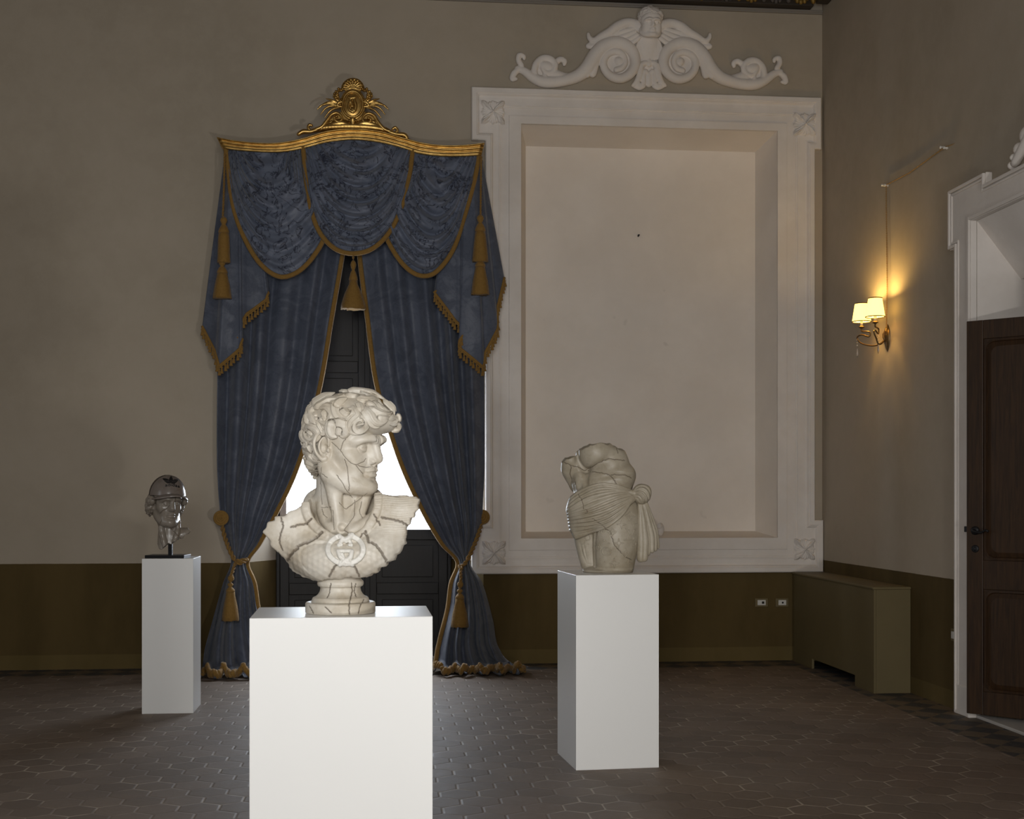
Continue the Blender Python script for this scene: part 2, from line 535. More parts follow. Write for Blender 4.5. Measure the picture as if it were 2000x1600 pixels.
# splayed window embrasure
w = win; Yi = Y + w['depth']
m.quad((w['xo0'], Y, 0), (w['xo0'], Y, w['ztop']), (w['xi0'], Yi, w['ztop']), (w['xi0'], Yi, 0))
m.quad((w['xo1'], Y, 0), (w['xi1'], Yi, 0), (w['xi1'], Yi, w['ztop']), (w['xo1'], Y, w['ztop']))
m.quad((w['xo0'], Y, w['ztop']), (w['xo1'], Y, w['ztop']), (w['xi1'], Yi, w['ztop']), (w['xi0'], Yi, w['ztop']))
# niche recess with splayed sides
m.mi = 1
n = niche; D, S = 0.40, 0.09
a = [(n['x0'], Y, n['z0']), (n['x1'], Y, n['z0']), (n['x1'], Y, n['z1']), (n['x0'], Y, n['z1'])]
b = [(n['x0'] + S, Y + D, n['z0'] + 0.05), (n['x1'] - S, Y + D, n['z0'] + 0.05), (n['x1'] - S, Y + D, n['z1'] - S), (n['x0'] + S, Y + D, n['z1'] - S)]
m.quad(*b)
for i in range(4): m.quad(a[i], a[(i + 1) % 4], b[(i + 1) % 4], b[i])
# outer skin so that the wall is a solid slab beside and above the window
m.mi = 0
YO = Y + 0.72
for xa, xb, za, zb in ((X_L, w['xi0'], 0, CEIL), (w['xi1'], WALL_X + 0.4, 0, CEIL), (w['xi0'], w['xi1'], w['ztop'], CEIL)):
    m.quad((xa, YO, za), (xb, YO, za), (xb, YO, zb), (xa, YO, zb))
for xx in (w['xi0'], w['xi1']): m.quad((xx, Yi, 0), (xx, YO, 0), (xx, YO, w['ztop']), (xx, Yi, w['ztop']))
m.quad((w['xi0'], Yi, w['ztop']), (w['xi1'], Yi, w['ztop']), (w['xi1'], YO, w['ztop']), (w['xi0'], YO, w['ztop']))
tag(m.build('wall_back', [MAT['wall'], MAT['niche']]), kind='structure')

# right wall with the doorway (Y 7.35..8.72) and its deep reveal
DY0, DY1, DZ = 7.30, 8.72, 3.46
m = MB(); X = WALL_X
def rq(ya, yb, za, zb): m.quad((X, ya, za), (X, yb, za), (X, yb, zb), (X, ya, zb))
rq(DY1, WALL_Y, 0, CEIL); rq(Y_R, DY0, 0, CEIL); rq(DY0, DY1, DZ, CEIL)
m.mi = 1
XI, XB = X + 0.32, X + 1.30
m.quad((X, DY1, 0), (X, DY1, DZ), (XI, DY1, 3.06), (XI, DY1, 0)); m.quad((XI, DY1, 0), (XI, DY1, 3.06), (XB, DY1, 3.06), (XB, DY1, 0))
m.quad((X, DY0, 0), (XI, DY0, 0), (XI, DY0, 3.06), (X, DY0, DZ)); m.quad((XI, DY0, 0), (XB, DY0, 0), (XB, DY0, 3.06), (XI, DY0, 3.06))
m.quad((X, DY0, DZ), (XI, DY0, 3.06), (XI, DY1, 3.06), (X, DY1, DZ)); m.quad((XI, DY0, 3.06), (XB, DY0, 3.06), (XB, DY1, 3.06), (XI, DY1, 3.06))
m.quad((XB, DY0, 0), (XB, DY1, 0), (XB, DY1, 3.06), (XB, DY0, 3.06))
m.mi = 0
tag(m.build('wall_right', [MAT['wall'], MAT['stucco']]), kind='structure')

m = MB(); m.quad((X_L, Y_R, 0), (X_L, WALL_Y, 0), (X_L, WALL_Y, CEIL), (X_L, Y_R, CEIL))
tag(m.build('wall_left', MAT['wall']), kind='structure')
m = MB(); m.quad((X_L, Y_R, 0), (WALL_X, Y_R, 0), (WALL_X, Y_R, CEIL), (X_L, Y_R, CEIL))
tag(m.build('wall_front', MAT['wall']), kind='structure')
m = MB(); m.box(X_L, XB, Y_R, Y + 0.72, -0.12, 0.0)
tag(m.build('floor', MAT['floor']), kind='structure')
m = MB(); m.box(X_L, XB, Y_R, Y + 0.72, CEIL, CEIL + 0.12)
tag(m.build('ceiling', MAT['ceiling']), kind='structure')

# carved and gilded cornice under the ceiling, with a plain plaster line below it
zc = at_y(1450, 5, WALL_Y - 0.135).z - 0.01
m = MB(); m.box(X_L, WALL_X - 0.12, Y - 0.12, Y - 0.002, zc + 0.01, CEIL - 0.004); m.box(X_L, WALL_X - 0.15, Y - 0.15, Y - 0.002, zc + 0.11, CEIL - 0.004)
cor = tag(m.build('trim_1', MAT['carved'], bevel=0.01), kind='structure')
for k in range(7):
    xx = WALL_X - 0.25 - k * 0.235
    mm = MB()
    for q in range(7):
        aa = math.radians(-90 + (q - 3) * 30)
        mm.ball((xx + 0.07 * math.sin(math.radians((q - 3) * 30)), Y - 0.135, zc + 0.115 - 0.075 * math.cos(math.radians((q - 3) * 30))), (0.022, 0.02, 0.03), 8)
    mm.ball((xx, Y - 0.14, zc + 0.11), (0.035, 0.03, 0.035), 10)
    mm.build('carved_shell', MAT['carvedgold'] if k % 2 == 0 else MAT['carvedgrey'], cor, True)
    MB().ball((xx + 0.118, Y - 0.135, zc + 0.07), (0.028, 0.025, 0.05), 10).build('carved_bud', MAT['carvedgold'] if k % 3 == 0 else MAT['carvedgrey'], cor, True)
m = MB(); m.box(WALL_X - 0.12, WALL_X - 0.002, Y_R, Y - 0.16, zc + 0.01, CEIL - 0.004)
tag(m.build('trim_2', MAT['carved'], bevel=0.01), kind='structure')
m = MB(); m.box(X_L, WALL_X - 0.002, Y - 0.022, Y - 0.002, at_y(1590, 27, Y).z - 0.01, at_y(1590, 27, Y).z + 0.01); m.box(X_L, WALL_X - 0.002, Y - 0.03, Y - 0.002, zc - 0.012, zc + 0.008)
tag(m.build('trim_3', MAT['plain'], bevel=0.004), kind='structure')

# window_1: dark wooden double door, panelled below, glazed in the middle, with panelled inner shutters closed above
wi = empty('window_1', (0, 0, 0)); tag(wi, 'dark panelled French window seen between the blue curtains', 'window', kind='structure')
Yw = Y + w['depth'] - 0.02
x0, x1 = w['xi0'], w['xi1']; xm = (x0 + x1) / 2 + 0.03
zlow, zup = at_y(830, 1034, Yw).z, at_y(700, 800, Yw).z
m = MB()
m.box(x0, x0 + 0.035, Yw - 0.03, Yw + 0.06, 0, w['ztop']); m.box(x1 - 0.035, x1, Yw - 0.03, Yw + 0.06, 0, w['ztop']); m.box(x0 + 0.036, x1 - 0.036, Yw - 0.03, Yw + 0.06, w['ztop'] - 0.06, w['ztop'])
m.build('frame', MAT['shutter'], wi, bevel=0.006)
MB().box(xm - 0.025, xm + 0.025, Yw - 0.06, Yw - 0.0455, 0.012, zlow).build('astragal', MAT['shutter'], wi, bevel=0.005)
MB().box(xm - 0.025, xm + 0.025, Yw - 0.06, Yw - 0.0475, zup, w['ztop'] - 0.064).build('astragal', MAT['shutter'], wi, bevel=0.005)
MB().box(x0, x1, Yw - 0.05, Yw + 0.1, 0.0, 0.019).build('sill', MAT['threshold'], wi)
def panelled(name, xa, xb, za, zb, rows, ya, mat, cols=1):
    m = MB(); st = 0.085
    m.box(xa, xa + st, ya - 0.045, ya, za, zb); m.box(xb - st, xb, ya - 0.045, ya, za, zb)
    if cols == 2: m.box((xa + xb) / 2 - 0.035, (xa + xb) / 2 + 0.035, ya - 0.045, ya, za, zb)
    for r in rows: m.box(xa + st, xb - st, ya - 0.0445, ya - 0.0005, r - 0.055, r + 0.055)
    m.box(xa + st, xb - st, ya - 0.0445, ya - 0.0005, za, za + 0.1); m.box(xa + st, xb - st, ya - 0.0445, ya - 0.0005, zb - 0.1, zb)
    m.box(xa + st - 0.01, xb - st + 0.01, ya - 0.022, ya - 0.01, za + 0.05, zb - 0.05)
    zz = [za + 0.1] + [q for r in rows for q in (r - 0.055, r + 0.055)] + [zb - 0.1]
    for i in range(0, len(zz), 2):
        if zz[i + 1] - zz[i] > 0.15:
            m.box(xa + st + 0.05, xb - st - 0.05, ya - 0.036, ya - 0.012, zz[i] + 0.05, zz[i + 1] - 0.05)
    return m.build(name, mat, wi, bevel=0.006)
for xa, xb in ((x0 + 0.0355, xm - 0.002), (xm + 0.002, x1 - 0.0355)):
    panelled('door_panel', xa, xb, 0.02, zlow, [at_y(600, 1150, Yw).z], Yw, MAT['shutter'])
    panelled('upper_shutter', xa, xb, zup, w['ztop'] - 0.062, [at_y(690, 718, Yw).z], Yw - 0.002, MAT['shutter'])
    m = MB()
    m.box(xa, xa + 0.06, Yw - 0.03, Yw + 0.02, zlow + 0.0005, zup - 0.0005); m.box(xb - 0.06, xb, Yw - 0.03, Yw + 0.02, zlow + 0.0005, zup - 0.0005); m.box(xa + 0.06, xb - 0.06, Yw - 0.028, Yw + 0.018, zup - 0.05, zup - 0.0005)
    m.build('sash', MAT['sash'], wi, bevel=0.004)
    m = MB(); m.box(xa + 0.05, xb - 0.05, Yw - 0.004, Yw, zlow + 0.003, zup - 0.003)
    m.build('glass_pane', MAT['glass'], wi)
# ------------------------------------------------------------------ carved stone: signed distance volumes turned into one continuous mesh
class Vol:
    """a dense distance grid in the local frame of a sculpture"""
    def __init__(s, lo, hi, h):
        s.lo = np.array(lo, float); s.h = h
        s.n = np.ceil((np.array(hi) - s.lo) / h).astype(int) + 1
        s.F = np.full(s.n, 0.06, np.float32)
        s.ax = [(s.lo[k] + h * np.arange(s.n[k])).astype(np.float32) for k in range(3)]

    def block(s, lo, hi):
        a = np.clip(np.floor((np.array(lo) - s.lo) / s.h).astype(int), 0, s.n)
        b = np.clip(np.ceil((np.array(hi) - s.lo) / s.h).astype(int) + 1, 0, s.n)
        if (b <= a).any(): return None
        sl = tuple(slice(a[k], b[k]) for k in range(3))
        return sl, s.ax[0][sl[0]][:, None, None], s.ax[1][sl[1]][None, :, None], s.ax[2][sl[2]][None, None, :]

    def put(s, lo, hi, fn, k=0.0, op='add'):
        m = 4 * s.h + k
        B = s.block(np.array(lo) - m, np.array(hi) + m)
        if B is None: return
        sl, X, Y, Z = B
        d = fn(X, Y, Z); f = s.F[sl]
        if op == 'add':
            r = np.minimum(f, d)
            if k > 0: q = np.maximum(k - np.abs(f - d), 0) / k; r = r - q * q * k * 0.25
        else:                                  # subtract / intersect with -d
            d = -d
            r = np.maximum(f, d)
            if k > 0: q = np.maximum(k - np.abs(f - d), 0) / k; r = r + q * q * k * 0.25
        s.F[sl] = r

    def ell(s, c, r, k=0.0, R=None, op='add'):
        c = np.array(c, float); r = np.array(r, float)
        ext = r.max() if R is not None else r
        def fn(X, Y, Z):
            x, y, z = X - c[0], Y - c[1], Z - c[2]
            if R is not None: x, y, z = (R[0][q] * x + R[1][q] * y + R[2][q] * z for q in range(3))   # columns of R are the axes
            k0 = np.sqrt((x / r[0]) ** 2 + (y / r[1]) ** 2 + (z / r[2]) ** 2) + 1e-6
            k1 = np.sqrt((x / r[0] ** 2) ** 2 + (y / r[1] ** 2) ** 2 + (z / r[2] ** 2) ** 2) + 1e-6
            return k0 * (k0 - 1) / k1
        s.put(c - ext, c + ext, fn, k, op)

    def cap(s, a, b, ra, rb=None, k=0.0, op='add'):
        a = np.array(a, float); b = np.array(b, float); rb = ra if rb is None else rb
        ba = b - a; L = max(float(ba @ ba), 1e-12); rm = max(ra, rb)
        def fn(X, Y, Z):
            x, y, z = X - a[0], Y - a[1], Z - a[2]
            t = np.clip((x * ba[0] + y * ba[1] + z * ba[2]) / L, 0, 1)
            return np.sqrt((x - t * ba[0]) ** 2 + (y - t * ba[1]) ** 2 + (z - t * ba[2]) ** 2) - (ra + (rb - ra) * t)
        s.put(np.minimum(a, b) - rm, np.maximum(a, b) + rm, fn, k, op)

    def tube(s, pts, r, k=0.0, op='add', n=None):
        P = np.asarray(pts, float)
        if n: P = spline(P, n)
        R = np.interp(np.linspace(0, 1, len(P)), np.linspace(0, 1, len(np.atleast_1d(r))), np.atleast_1d(r))
        for i in range(len(P) - 1): s.cap(P[i], P[i + 1], R[i], R[i + 1], k, op)

    def groove(s, pts, depth, w, n=None):      # soft groove (depth > 0) or ridge (depth < 0) along a line on the surface
        P = np.asarray(pts, float)
        if n: P = spline(P, n)
        dep = np.interp(np.linspace(0, 1, len(P)), np.linspace(0, 1, len(np.atleast_1d(depth))), np.atleast_1d(depth))
        B = s.block(P.min(0) - 3 * w, P.max(0) + 3 * w)
        if B is None: return
        sl, X, Y, Z = B
        best = np.full(s.F[sl].shape, 1e9, np.float32); dd = np.zeros(s.F[sl].shape, np.float32)
        for i in range(len(P) - 1):
            ba = P[i + 1] - P[i]; L = max(float(ba @ ba), 1e-12)
            x, y, z = X - P[i][0], Y - P[i][1], Z - P[i][2]
            t = np.clip((x * ba[0] + y * ba[1] + z * ba[2]) / L, 0, 1)
            q = (x - t * ba[0]) ** 2 + (y - t * ba[1]) ** 2 + (z - t * ba[2]) ** 2
            m = q < best
            best = np.where(m, q, best); dd = np.where(m, dep[i] + (dep[i + 1] - dep[i]) * t, dd)
        s.F[sl] += (dd * np.exp(-best / (w * w))).astype(np.float32)

    def shift(s, lo, hi, fn):                  # add a displacement
        B = s.block(lo, hi)
        if B is None: return
        sl, X, Y, Z = B
        s.F[sl] += fn(X, Y, Z)

    def sample(s, P):
        q = (np.asarray(P) - s.lo) / s.h
        i = np.clip(np.floor(q).astype(int), 0, s.n - 2); f = np.clip(q - i, 0, 1)
        r = 0
        for dx in (0, 1):
            for dy in (0, 1):
                for dz in (0, 1):
                    w = (f[..., 0] if dx else 1 - f[..., 0]) * (f[..., 1] if dy else 1 - f[..., 1]) * (f[..., 2] if dz else 1 - f[..., 2])
                    r = r + w * s.F[i[..., 0] + dx, i[..., 1] + dy, i[..., 2] + dz]
        return r

    def mesh(s, name, mat, parent=None, cracks=None, cw=0.004, relax=1):
        F = s.F.copy()
        F[0] = F[-1] = 0.05; F[:, 0] = F[:, -1] = 0.05; F[:, :, 0] = F[:, :, -1] = 0.05
        I = F < 0
        nx, ny, nz = F.shape
        act = np.zeros((nx - 1, ny - 1, nz - 1), np.int8)
        for dx in (0, 1):
            for dy in (0, 1):
                for dz in (0, 1): act += I[dx:nx - 1 + dx, dy:ny - 1 + dy, dz:nz - 1 + dz]
        cell = np.argwhere((act > 0) & (act < 8))
        idx = np.full(act.shape, -1, np.int32); idx[tuple(cell.T)] = np.arange(len(cell))
        acc = np.zeros((len(cell), 3)); cnt = np.zeros(len(cell))
        cor = [(0, 0, 0), (1, 0, 0), (0, 1, 0), (1, 1, 0), (0, 0, 1), (1, 0, 1), (0, 1, 1), (1, 1, 1)]
        val = [F[cell[:, 0] + a, cell[:, 1] + b, cell[:, 2] + c].astype(float) for a, b, c in cor]
        for i in range(8):
            for j in range(i + 1, 8):
                df = np.abs(np.array(cor[i]) - np.array(cor[j]))
                if df.sum() != 1: continue
                m = (val[i] < 0) != (val[j] < 0)
                t = val[i][m] / (val[i][m] - val[j][m])
                acc[m] += np.array(cor[i]) + t[:, None] * (np.array(cor[j]) - np.array(cor[i])); cnt[m] += 1
        V = (cell + acc / cnt[:, None]) * s.h + s.lo
        quads = []
        for ax in range(3):
            sl0 = [slice(1, -1)] * 3; sl1 = [slice(1, -1)] * 3
            sl0[ax] = slice(0, -1); sl1[ax] = slice(1, None)
            A, B = I[tuple(sl0)], I[tuple(sl1)]
            e = np.argwhere(A != B)
            off = np.ones(3, int); off[ax] = 0
            flip = A[tuple(e.T)]
            e = e + off
            u, v = (ax + 1) % 3, (ax + 2) % 3
            du = np.zeros(3, int); du[u] = 1; dv = np.zeros(3, int); dv[v] = 1
            q = np.stack([idx[tuple((e - du - dv).T)], idx[tuple((e - dv).T)], idx[tuple(e.T)], idx[tuple((e - du).T)]], 1)
            q[~flip] = q[~flip][:, ::-1]
            quads.append(q)
        Q = np.concatenate(quads)
        Q = Q[(Q >= 0).all(1)]
        for _ in range(relax):                 # one light relaxation takes the grid stepping out
            S = np.zeros_like(V); C = np.zeros(len(V))
            for a in range(4):
                for b in ((a + 1) % 4, (a - 1) % 4):
                    for c in range(3): S[:, c] += np.bincount(Q[:, a], V[Q[:, b], c], len(V))
                    C += np.bincount(Q[:, a], minlength=len(V))
            V = V * 0.5 + 0.5 * S / np.maximum(C, 1)[:, None]
        o = mesh_np(name, V, Q, mat, parent)
        if cracks is not None:
            at = np.zeros(len(V), np.float32)
            for P, w in cracks:
                P = np.asarray(P)
                lo, hi = P.min(0) - 0.02, P.max(0) + 0.02
                near = np.where(((V > lo) & (V < hi)).all(1))[0]
                if not len(near): continue
                d = np.full(len(near), 9.0)
                for i in range(len(P) - 1):
                    ba = P[i + 1] - P[i]; pa = V[near] - P[i]
                    t = np.clip(pa @ ba / max(ba @ ba, 1e-12), 0, 1)
                    d = np.minimum(d, np.linalg.norm(pa - t[:, None] * ba, axis=1))
                at[near] = np.maximum(at[near], np.clip(1.35 - d / (w * cw), 0, 1))
            if len(o.data.vertices) == len(at):
                a = o.data.attributes.new('crack', 'FLOAT', 'POINT'); a.data.foreach_set('value', at)
        return o


class Spot:
    """local frame of a sculpture: x to the right of the view, y away from it, z up, origin on the stand"""
    def __init__(s, px, py, z0):
        s.o = at_z(px, py, z0); s.z0 = z0
        s.D = s.o.x * SA + s.o.y * CA
        s.x0 = (px - 1000) / FPX * s.D

    def pt(s, px, py, y=0.0):
        d = s.D + y
        return np.array([(px - 1000) / FPX * d - s.x0, y, CAM_H - s.z0 + (966 - py) / FPX * d])

    def to_px(s, p):
        d = s.D + p[1]
        return 1000 + (p[0] + s.x0) / d * FPX, 966 - (p[2] + s.z0 - CAM_H) / d * FPX

    def hit(s, vol, px, py, y0=-0.4, y1=0.4, default=None):
        ys = np.arange(y0, y1, vol.h * 0.5)
        P = np.stack([s.pt(px, py, y) for y in ys])
        f = vol.sample(P)
        i = np.argmax(f < 0)
        if f[i] >= 0: return default
        return float(ys[i])

    def trace(s, vol, pts, n, lift=0.0, default=0.0):
        """px polyline -> smooth 3-D polyline lying on the surface"""
        q = spline(pts, n) if len(pts) > 2 else spline(pts, n)
        ys = [s.hit(vol, a, b) for a, b in q]
        good = [i for i, y in enumerate(ys) if y is not None]
        if not good: ys = [default] * n
        else: ys = np.interp(np.arange(n), good, [ys[i] for i in good])
        return np.stack([s.pt(a, b, y - lift) for (a, b), y in zip(q, ys)])

    def root(s, name):
        return empty(name, s.o, -YAW)


def carve(spot, vols, lines, rad, jag=0.0, seed=0):
    """cut cracks drawn over the surface; returns the 3-D lines for colouring"""
    rs = np.random.RandomState(seed); out = []
    for w, pts in lines:
        n = max(6, int(sum(math.dist(a, b) for a, b in zip(pts[:-1], pts[1:])) / 2.2))
        q = resample(pts, n)
        q[1:-1] += rs.normal(0, 0.35 + jag, (n - 2, 2))
        for v in vols:
            ys = [spot.hit(v, a, b) for a, b in q]
            run = []
            for (a, b), y in zip(list(q) + [(0, 0)], ys + [None]):
                ok = y is not None and (not run or abs(y - run[-1][1]) < 0.02)
                if ok: run.append(spot.pt(a, b, y))
                else:
                    if len(run) > 1:
                        P = np.array(run)
                        out.append((P, w))
                        for i in range(len(P) - 1): v.cap(P[i], P[i + 1], rad * w, rad * w, rad * 0.5, 'sub')
                    run = [spot.pt(a, b, y)] if y is not None else []
    return out


def poly_sd(px, pz, poly):
    d = np.full(px.shape, 9.0); ins = np.zeros(px.shape, bool)
    for (ax, az), (bx, bz) in zip(poly[:-1], poly[1:]):
        ex, ez = bx - ax, bz - az; wx, wz = px - ax, pz - az
        t = np.clip((wx * ex + wz * ez) / (ex * ex + ez * ez + 1e-12), 0, 1)
        d = np.minimum(d, (wx - t * ex) ** 2 + (wz - t * ez) ** 2)
        c = (az > pz) != (bz > pz)
        with np.errstate(divide='ignore', invalid='ignore'):
            ins ^= c & (px < ex * (pz - az) / (bz - az) + ax)
    return np.where(ins, -1, 1) * np.sqrt(d)
# ------------------------------------------------------------------ pedestals
def pedestal(a_px, bx, deg, depth, label, h=1.10):
    """front left foot corner, picture column of the front right edge, turn about the vertical"""
    A = at_z(*a_px, 0.0); ang = math.radians(deg)
    lo, hi = 0.05, 1.5
    for _ in range(40):
        wdt = (lo + hi) / 2
        if to_px(A + Vector((math.cos(ang), math.sin(ang), 0)) * wdt)[0] < bx: lo = wdt
        else: hi = wdt
    r = MB().box(0, wdt, 0, depth, 0, h).build('display_pedestal', MAT['pedestal'], bevel=0.0022)
    r.location = A; r.rotation_euler.z = ang
    return tag(r, label, 'pedestal')


def foot_px(px, py_top, h=1.10):               # floor pixel below a pixel on the pedestal top
    p = at_z(px, py_top, h); t = p.x * SA + p.y * CA
    return px, 966 + CAM_H * FPX / t


pedestal(foot_px(487, 1208), 845, 1.0, 0.47, 'broad white pedestal in front, carrying the bust with the round emblem')
pedestal((1125, 1505.5), 1287, 4.2, 0.505, 'white pedestal under the headless draped torso')
pedestal((277, 1395), 377.5, 0.0, 0.385, 'narrow white pedestal farthest back, under the head with a cap')

# ------------------------------------------------------------------ stucco frame around the niche
def rect_ring(m, outs, y):
    """loft a list of ((polygon xz), off) rings towards the room"""
    rings = [[m.bm.verts.new((x, y - o, z)) for x, z in poly] for poly, o in outs]
    for A, B in zip(rings[:-1], rings[1:]):
        for i in range(len(A)):
            j = (i + 1) % len(A)
            m.bm.faces.new((A[i], A[j], B[j], B[i]))


def inset(poly, d):                            # rectilinear polygon, counter-clockwise
    n = len(poly); out = []
    for i in range(n):
        (x0, z0), (x1, z1), (x2, z2) = poly[i - 1], poly[i], poly[(i + 1) % n]
        def off(ax, az, bx, bz):
            if abs(ax - bx) < 1e-6: return 'x', ax + (-d if bz > az else d)
            return 'z', az + (d if bx > ax else -d)
        r = dict([off(x0, z0, x1, z1), off(x1, z1, x2, z2)])
        out.append((r['x'], r['z']))
    return out


fx = lambda px: bw(px, 600, 0.04)[0]
fz = lambda py, px=1000: bw(px, py, 0.04)[1]
xa0, xa1, xb1 = fx(921), fx(948), fx(1591); xb0 = WALL_X - 0.025; xbb = WALL_X - 0.006
zt, zt2 = fz(170, 925), fz(274, 925); zb, zb2 = fz(1120, 1200), fz(1016, 1600)
outline = [(xa0, zb), (xbb, zb), (xbb, zb2), (xb1, zb2), (xb1, zt2), (xb0, zt2), (xb0, zt), (xa0, zt), (xa0, zt2), (xa1, zt2), (xa1, zb2), (xa0, zb2)]
frame = empty('niche_surround', (fx(1268), WALL_Y, zb))
tag(frame, 'large white stucco frame with eared corners around the blank wall niche', 'frame')
inv = Matrix.Translation(-Vector(frame.location))
def on_frame(o): o.parent = frame; o.matrix_parent_inverse = inv; return o
m = MB()
rect_ring(m, [(outline, 0.002), (outline, 0.05), (inset(outline, 0.008), 0.06), (inset(outline, 0.045), 0.06), (inset(outline, 0.053), 0.05), (inset(outline, 0.058), 0.05),
              (inset(outline, 0.072), 0.03), (inset(outline, 0.09), 0.026)], WALL_Y)
on_frame(m.build('outer_moulding', MAT['stucco']))
# flat field between the eared moulding and the inner rectangle, then the inner fillets
r1 = [(fx(974), fz(1093, 1200)), (fx(1561), fz(1093, 1200)), (fx(1561), fz(203.5, 1000)), (fx(974), fz(203.5, 1000))]
r2 = [(fx(994), fz(1075, 1200)), (fx(1539), fz(1075, 1200)), (fx(1539), fz(224, 1000)), (fx(994), fz(224, 1000))]
r3 = [(niche['x0'], niche['z0']), (niche['x1'], niche['z0']), (niche['x1'], niche['z1']), (niche['x0'], niche['z1'])]
io = inset(outline, 0.085)
m = MB()
X0, X1, Z0, Z1 = r1[0][0], r1[1][0], r1[0][1], r1[2][1]
exs = sorted({round(v[0], 5) for v in io} | {round(X0, 5), round(X1, 5)}); ezs = sorted({round(v[1], 5) for v in io} | {round(Z0, 5), round(Z1, 5)})
def inside(poly, x, z):
    c = False
    for (ax, az), (bx, bz) in zip(poly, poly[1:] + poly[:1]):
        if (az > z) != (bz > z) and x < (bx - ax) * (z - az) / (bz - az) + ax: c = not c
    return c
for xa, xb in zip(exs[:-1], exs[1:]):
    for za, zb_ in zip(ezs[:-1], ezs[1:]):
        cx, cz = (xa + xb) / 2, (za + zb_) / 2
        if inside(io, cx, cz) and not (X0 < cx < X1 and Z0 < cz < Z1):
            m.quad(*[(x, WALL_Y - 0.0265, z) for x, z in ((xa, za), (xb, za), (xb, zb_), (xa, zb_))])
rect_ring(m, [(r1, 0.0265), (inset(r1, 0.002), 0.034), (inset(r1, 0.014), 0.034), (inset(r1, 0.017), 0.028), (inset(r1, 0.028), 0.028), (inset(r1, 0.030), 0.022), (r2, 0.022),
              (inset(r2, 0.003), 0.036), (inset(r2, 0.012), 0.038), (r3, 0.036), (r3, -0.01)], WALL_Y)
on_frame(m.build('inner_moulding', MAT['stucco']))


def rosette(cx, cz, s, seed):
    N = 72
    g = np.linspace(-1, 1, N); U, V = np.meshgrid(g, g, indexing='ij')
    r = np.hypot(U, V); th = np.arctan2(V, U)
    rs = np.random.RandomState(seed)
    lobes = np.abs(np.cos(2 * th)) ** 0.6
    edge = 0.80 + 0.06 * np.cos(8 * th) + 0.03 * np.cos(20 * th)
    sq = np.maximum(np.abs(U), np.abs(V))
    body = 1 / (1 + np.exp((sq - 0.90 * edge / 0.8) * 30))
    diag = np.abs(np.sin(2 * th))
    leaf = np.clip(1 - np.abs(np.sin(2 * (th - math.pi / 4))) * 1.8 * (0.35 + r), 0, 1) ** 0.7
    vein = 0.5 + 0.5 * np.cos(24 * th + 6 * r)
    h = body * (0.30 + 0.55 * leaf * np.clip(1.25 - r * 0.4, 0, 1) + 0.22 * vein * (r > 0.2) * (0.4 + 0.6 * diag))
    for sx in (-1, 1):
        for sz in (-1, 1):
            d = np.hypot(U - sx * 0.74, V - sz * 0.74); h = np.maximum(h, body * (np.exp(-(d / 0.15) ** 2) * 1.0 + 0.4 * np.exp(-((d - 0.24) / 0.06) ** 2)))
    h = np.maximum(h, 0.95 * np.exp(-(r / 0.13) ** 2)) + 0.05 * rs.rand(N, N) * body
    P = np.stack([cx + U * s, WALL_Y - 0.024 - h * 0.065, cz + V * s], -1)
    me = mesh_np('corner_rosette', P.reshape(-1, 3), grid_faces(N, N), MAT['stucco'])
    on_frame(me)


rosette(fx(963), fz(219, 963), 0.108, 1); rosette(fx(1572), fz(243, 1572), 0.108, 2)
rosette(fx(965), fz(1080, 965), 0.108, 3); rosette(fx(1572), fz(1073, 1572), 0.10, 4)

# hook left in the niche plaster
m = MB(); hp = at_y(1247, 459, WALL_Y + 0.395)
m.tube([hp + Vector((0, 0.01, 0)), hp + Vector((0, -0.03, -0.005)), hp + Vector((-0.012, -0.04, -0.02))], 0.007)
tag(m.build('wall_hook', MAT['iron'], smooth=True), 'small dark hook in the middle of the blank niche', 'hook')

# ------------------------------------------------------------------ radiator cover in the corner
cv = empty('radiator_cover', (3.98, 10.9, 0)); tag(cv, 'olive painted radiator cover along the right wall in the corner', 'radiator cover')
invc = Matrix.Translation(-Vector(cv.location))
def on_cv(o): o.parent = cv; o.matrix_parent_inverse = invc; return o
cx0, cy0, cy1, ch = 3.825, 9.86, 11.86, 0.812
ya, yb = 10.27, 11.33
m = MB()
m.prism([(cx0, cy0, 0), (cx0, ya, 0), (cx0, ya, 0.088), (cx0, yb, 0.088), (cx0, yb, 0), (cx0, cy1, 0), (cx0, cy1, ch), (cx0, cy0, ch)], (0.02, 0, 0))
on_cv(m.build('front_panel', MAT['cover'], bevel=0.002))
on_cv(MB().box(cx0 + 0.0205, WALL_X - 0.003, cy0, cy0 + 0.02, 0, ch).build('end_panel', MAT['cover'], bevel=0.002))
on_cv(MB().box(cx0 + 0.0205, WALL_X - 0.003, cy1 - 0.02, cy1, 0, ch).build('end_panel', MAT['cover'], bevel=0.002))
m = MB(); m.box(cx0 - 0.012, WALL_X - 0.003, cy0 - 0.012, cy1 + 0.005, ch + 0.0005, ch + 0.020)
on_cv(m.build('top_board', MAT['cover'], bevel=0.005))
m = MB()
for k in range(14): m.box(cx0 + 0.09, WALL_X - 0.06, cy0 + 0.25 + k * 0.11, cy0 + 0.33 + k * 0.11, 0.14, 0.7)
on_cv(m.build('radiator', MAT['coverdark'], bevel=0.015))

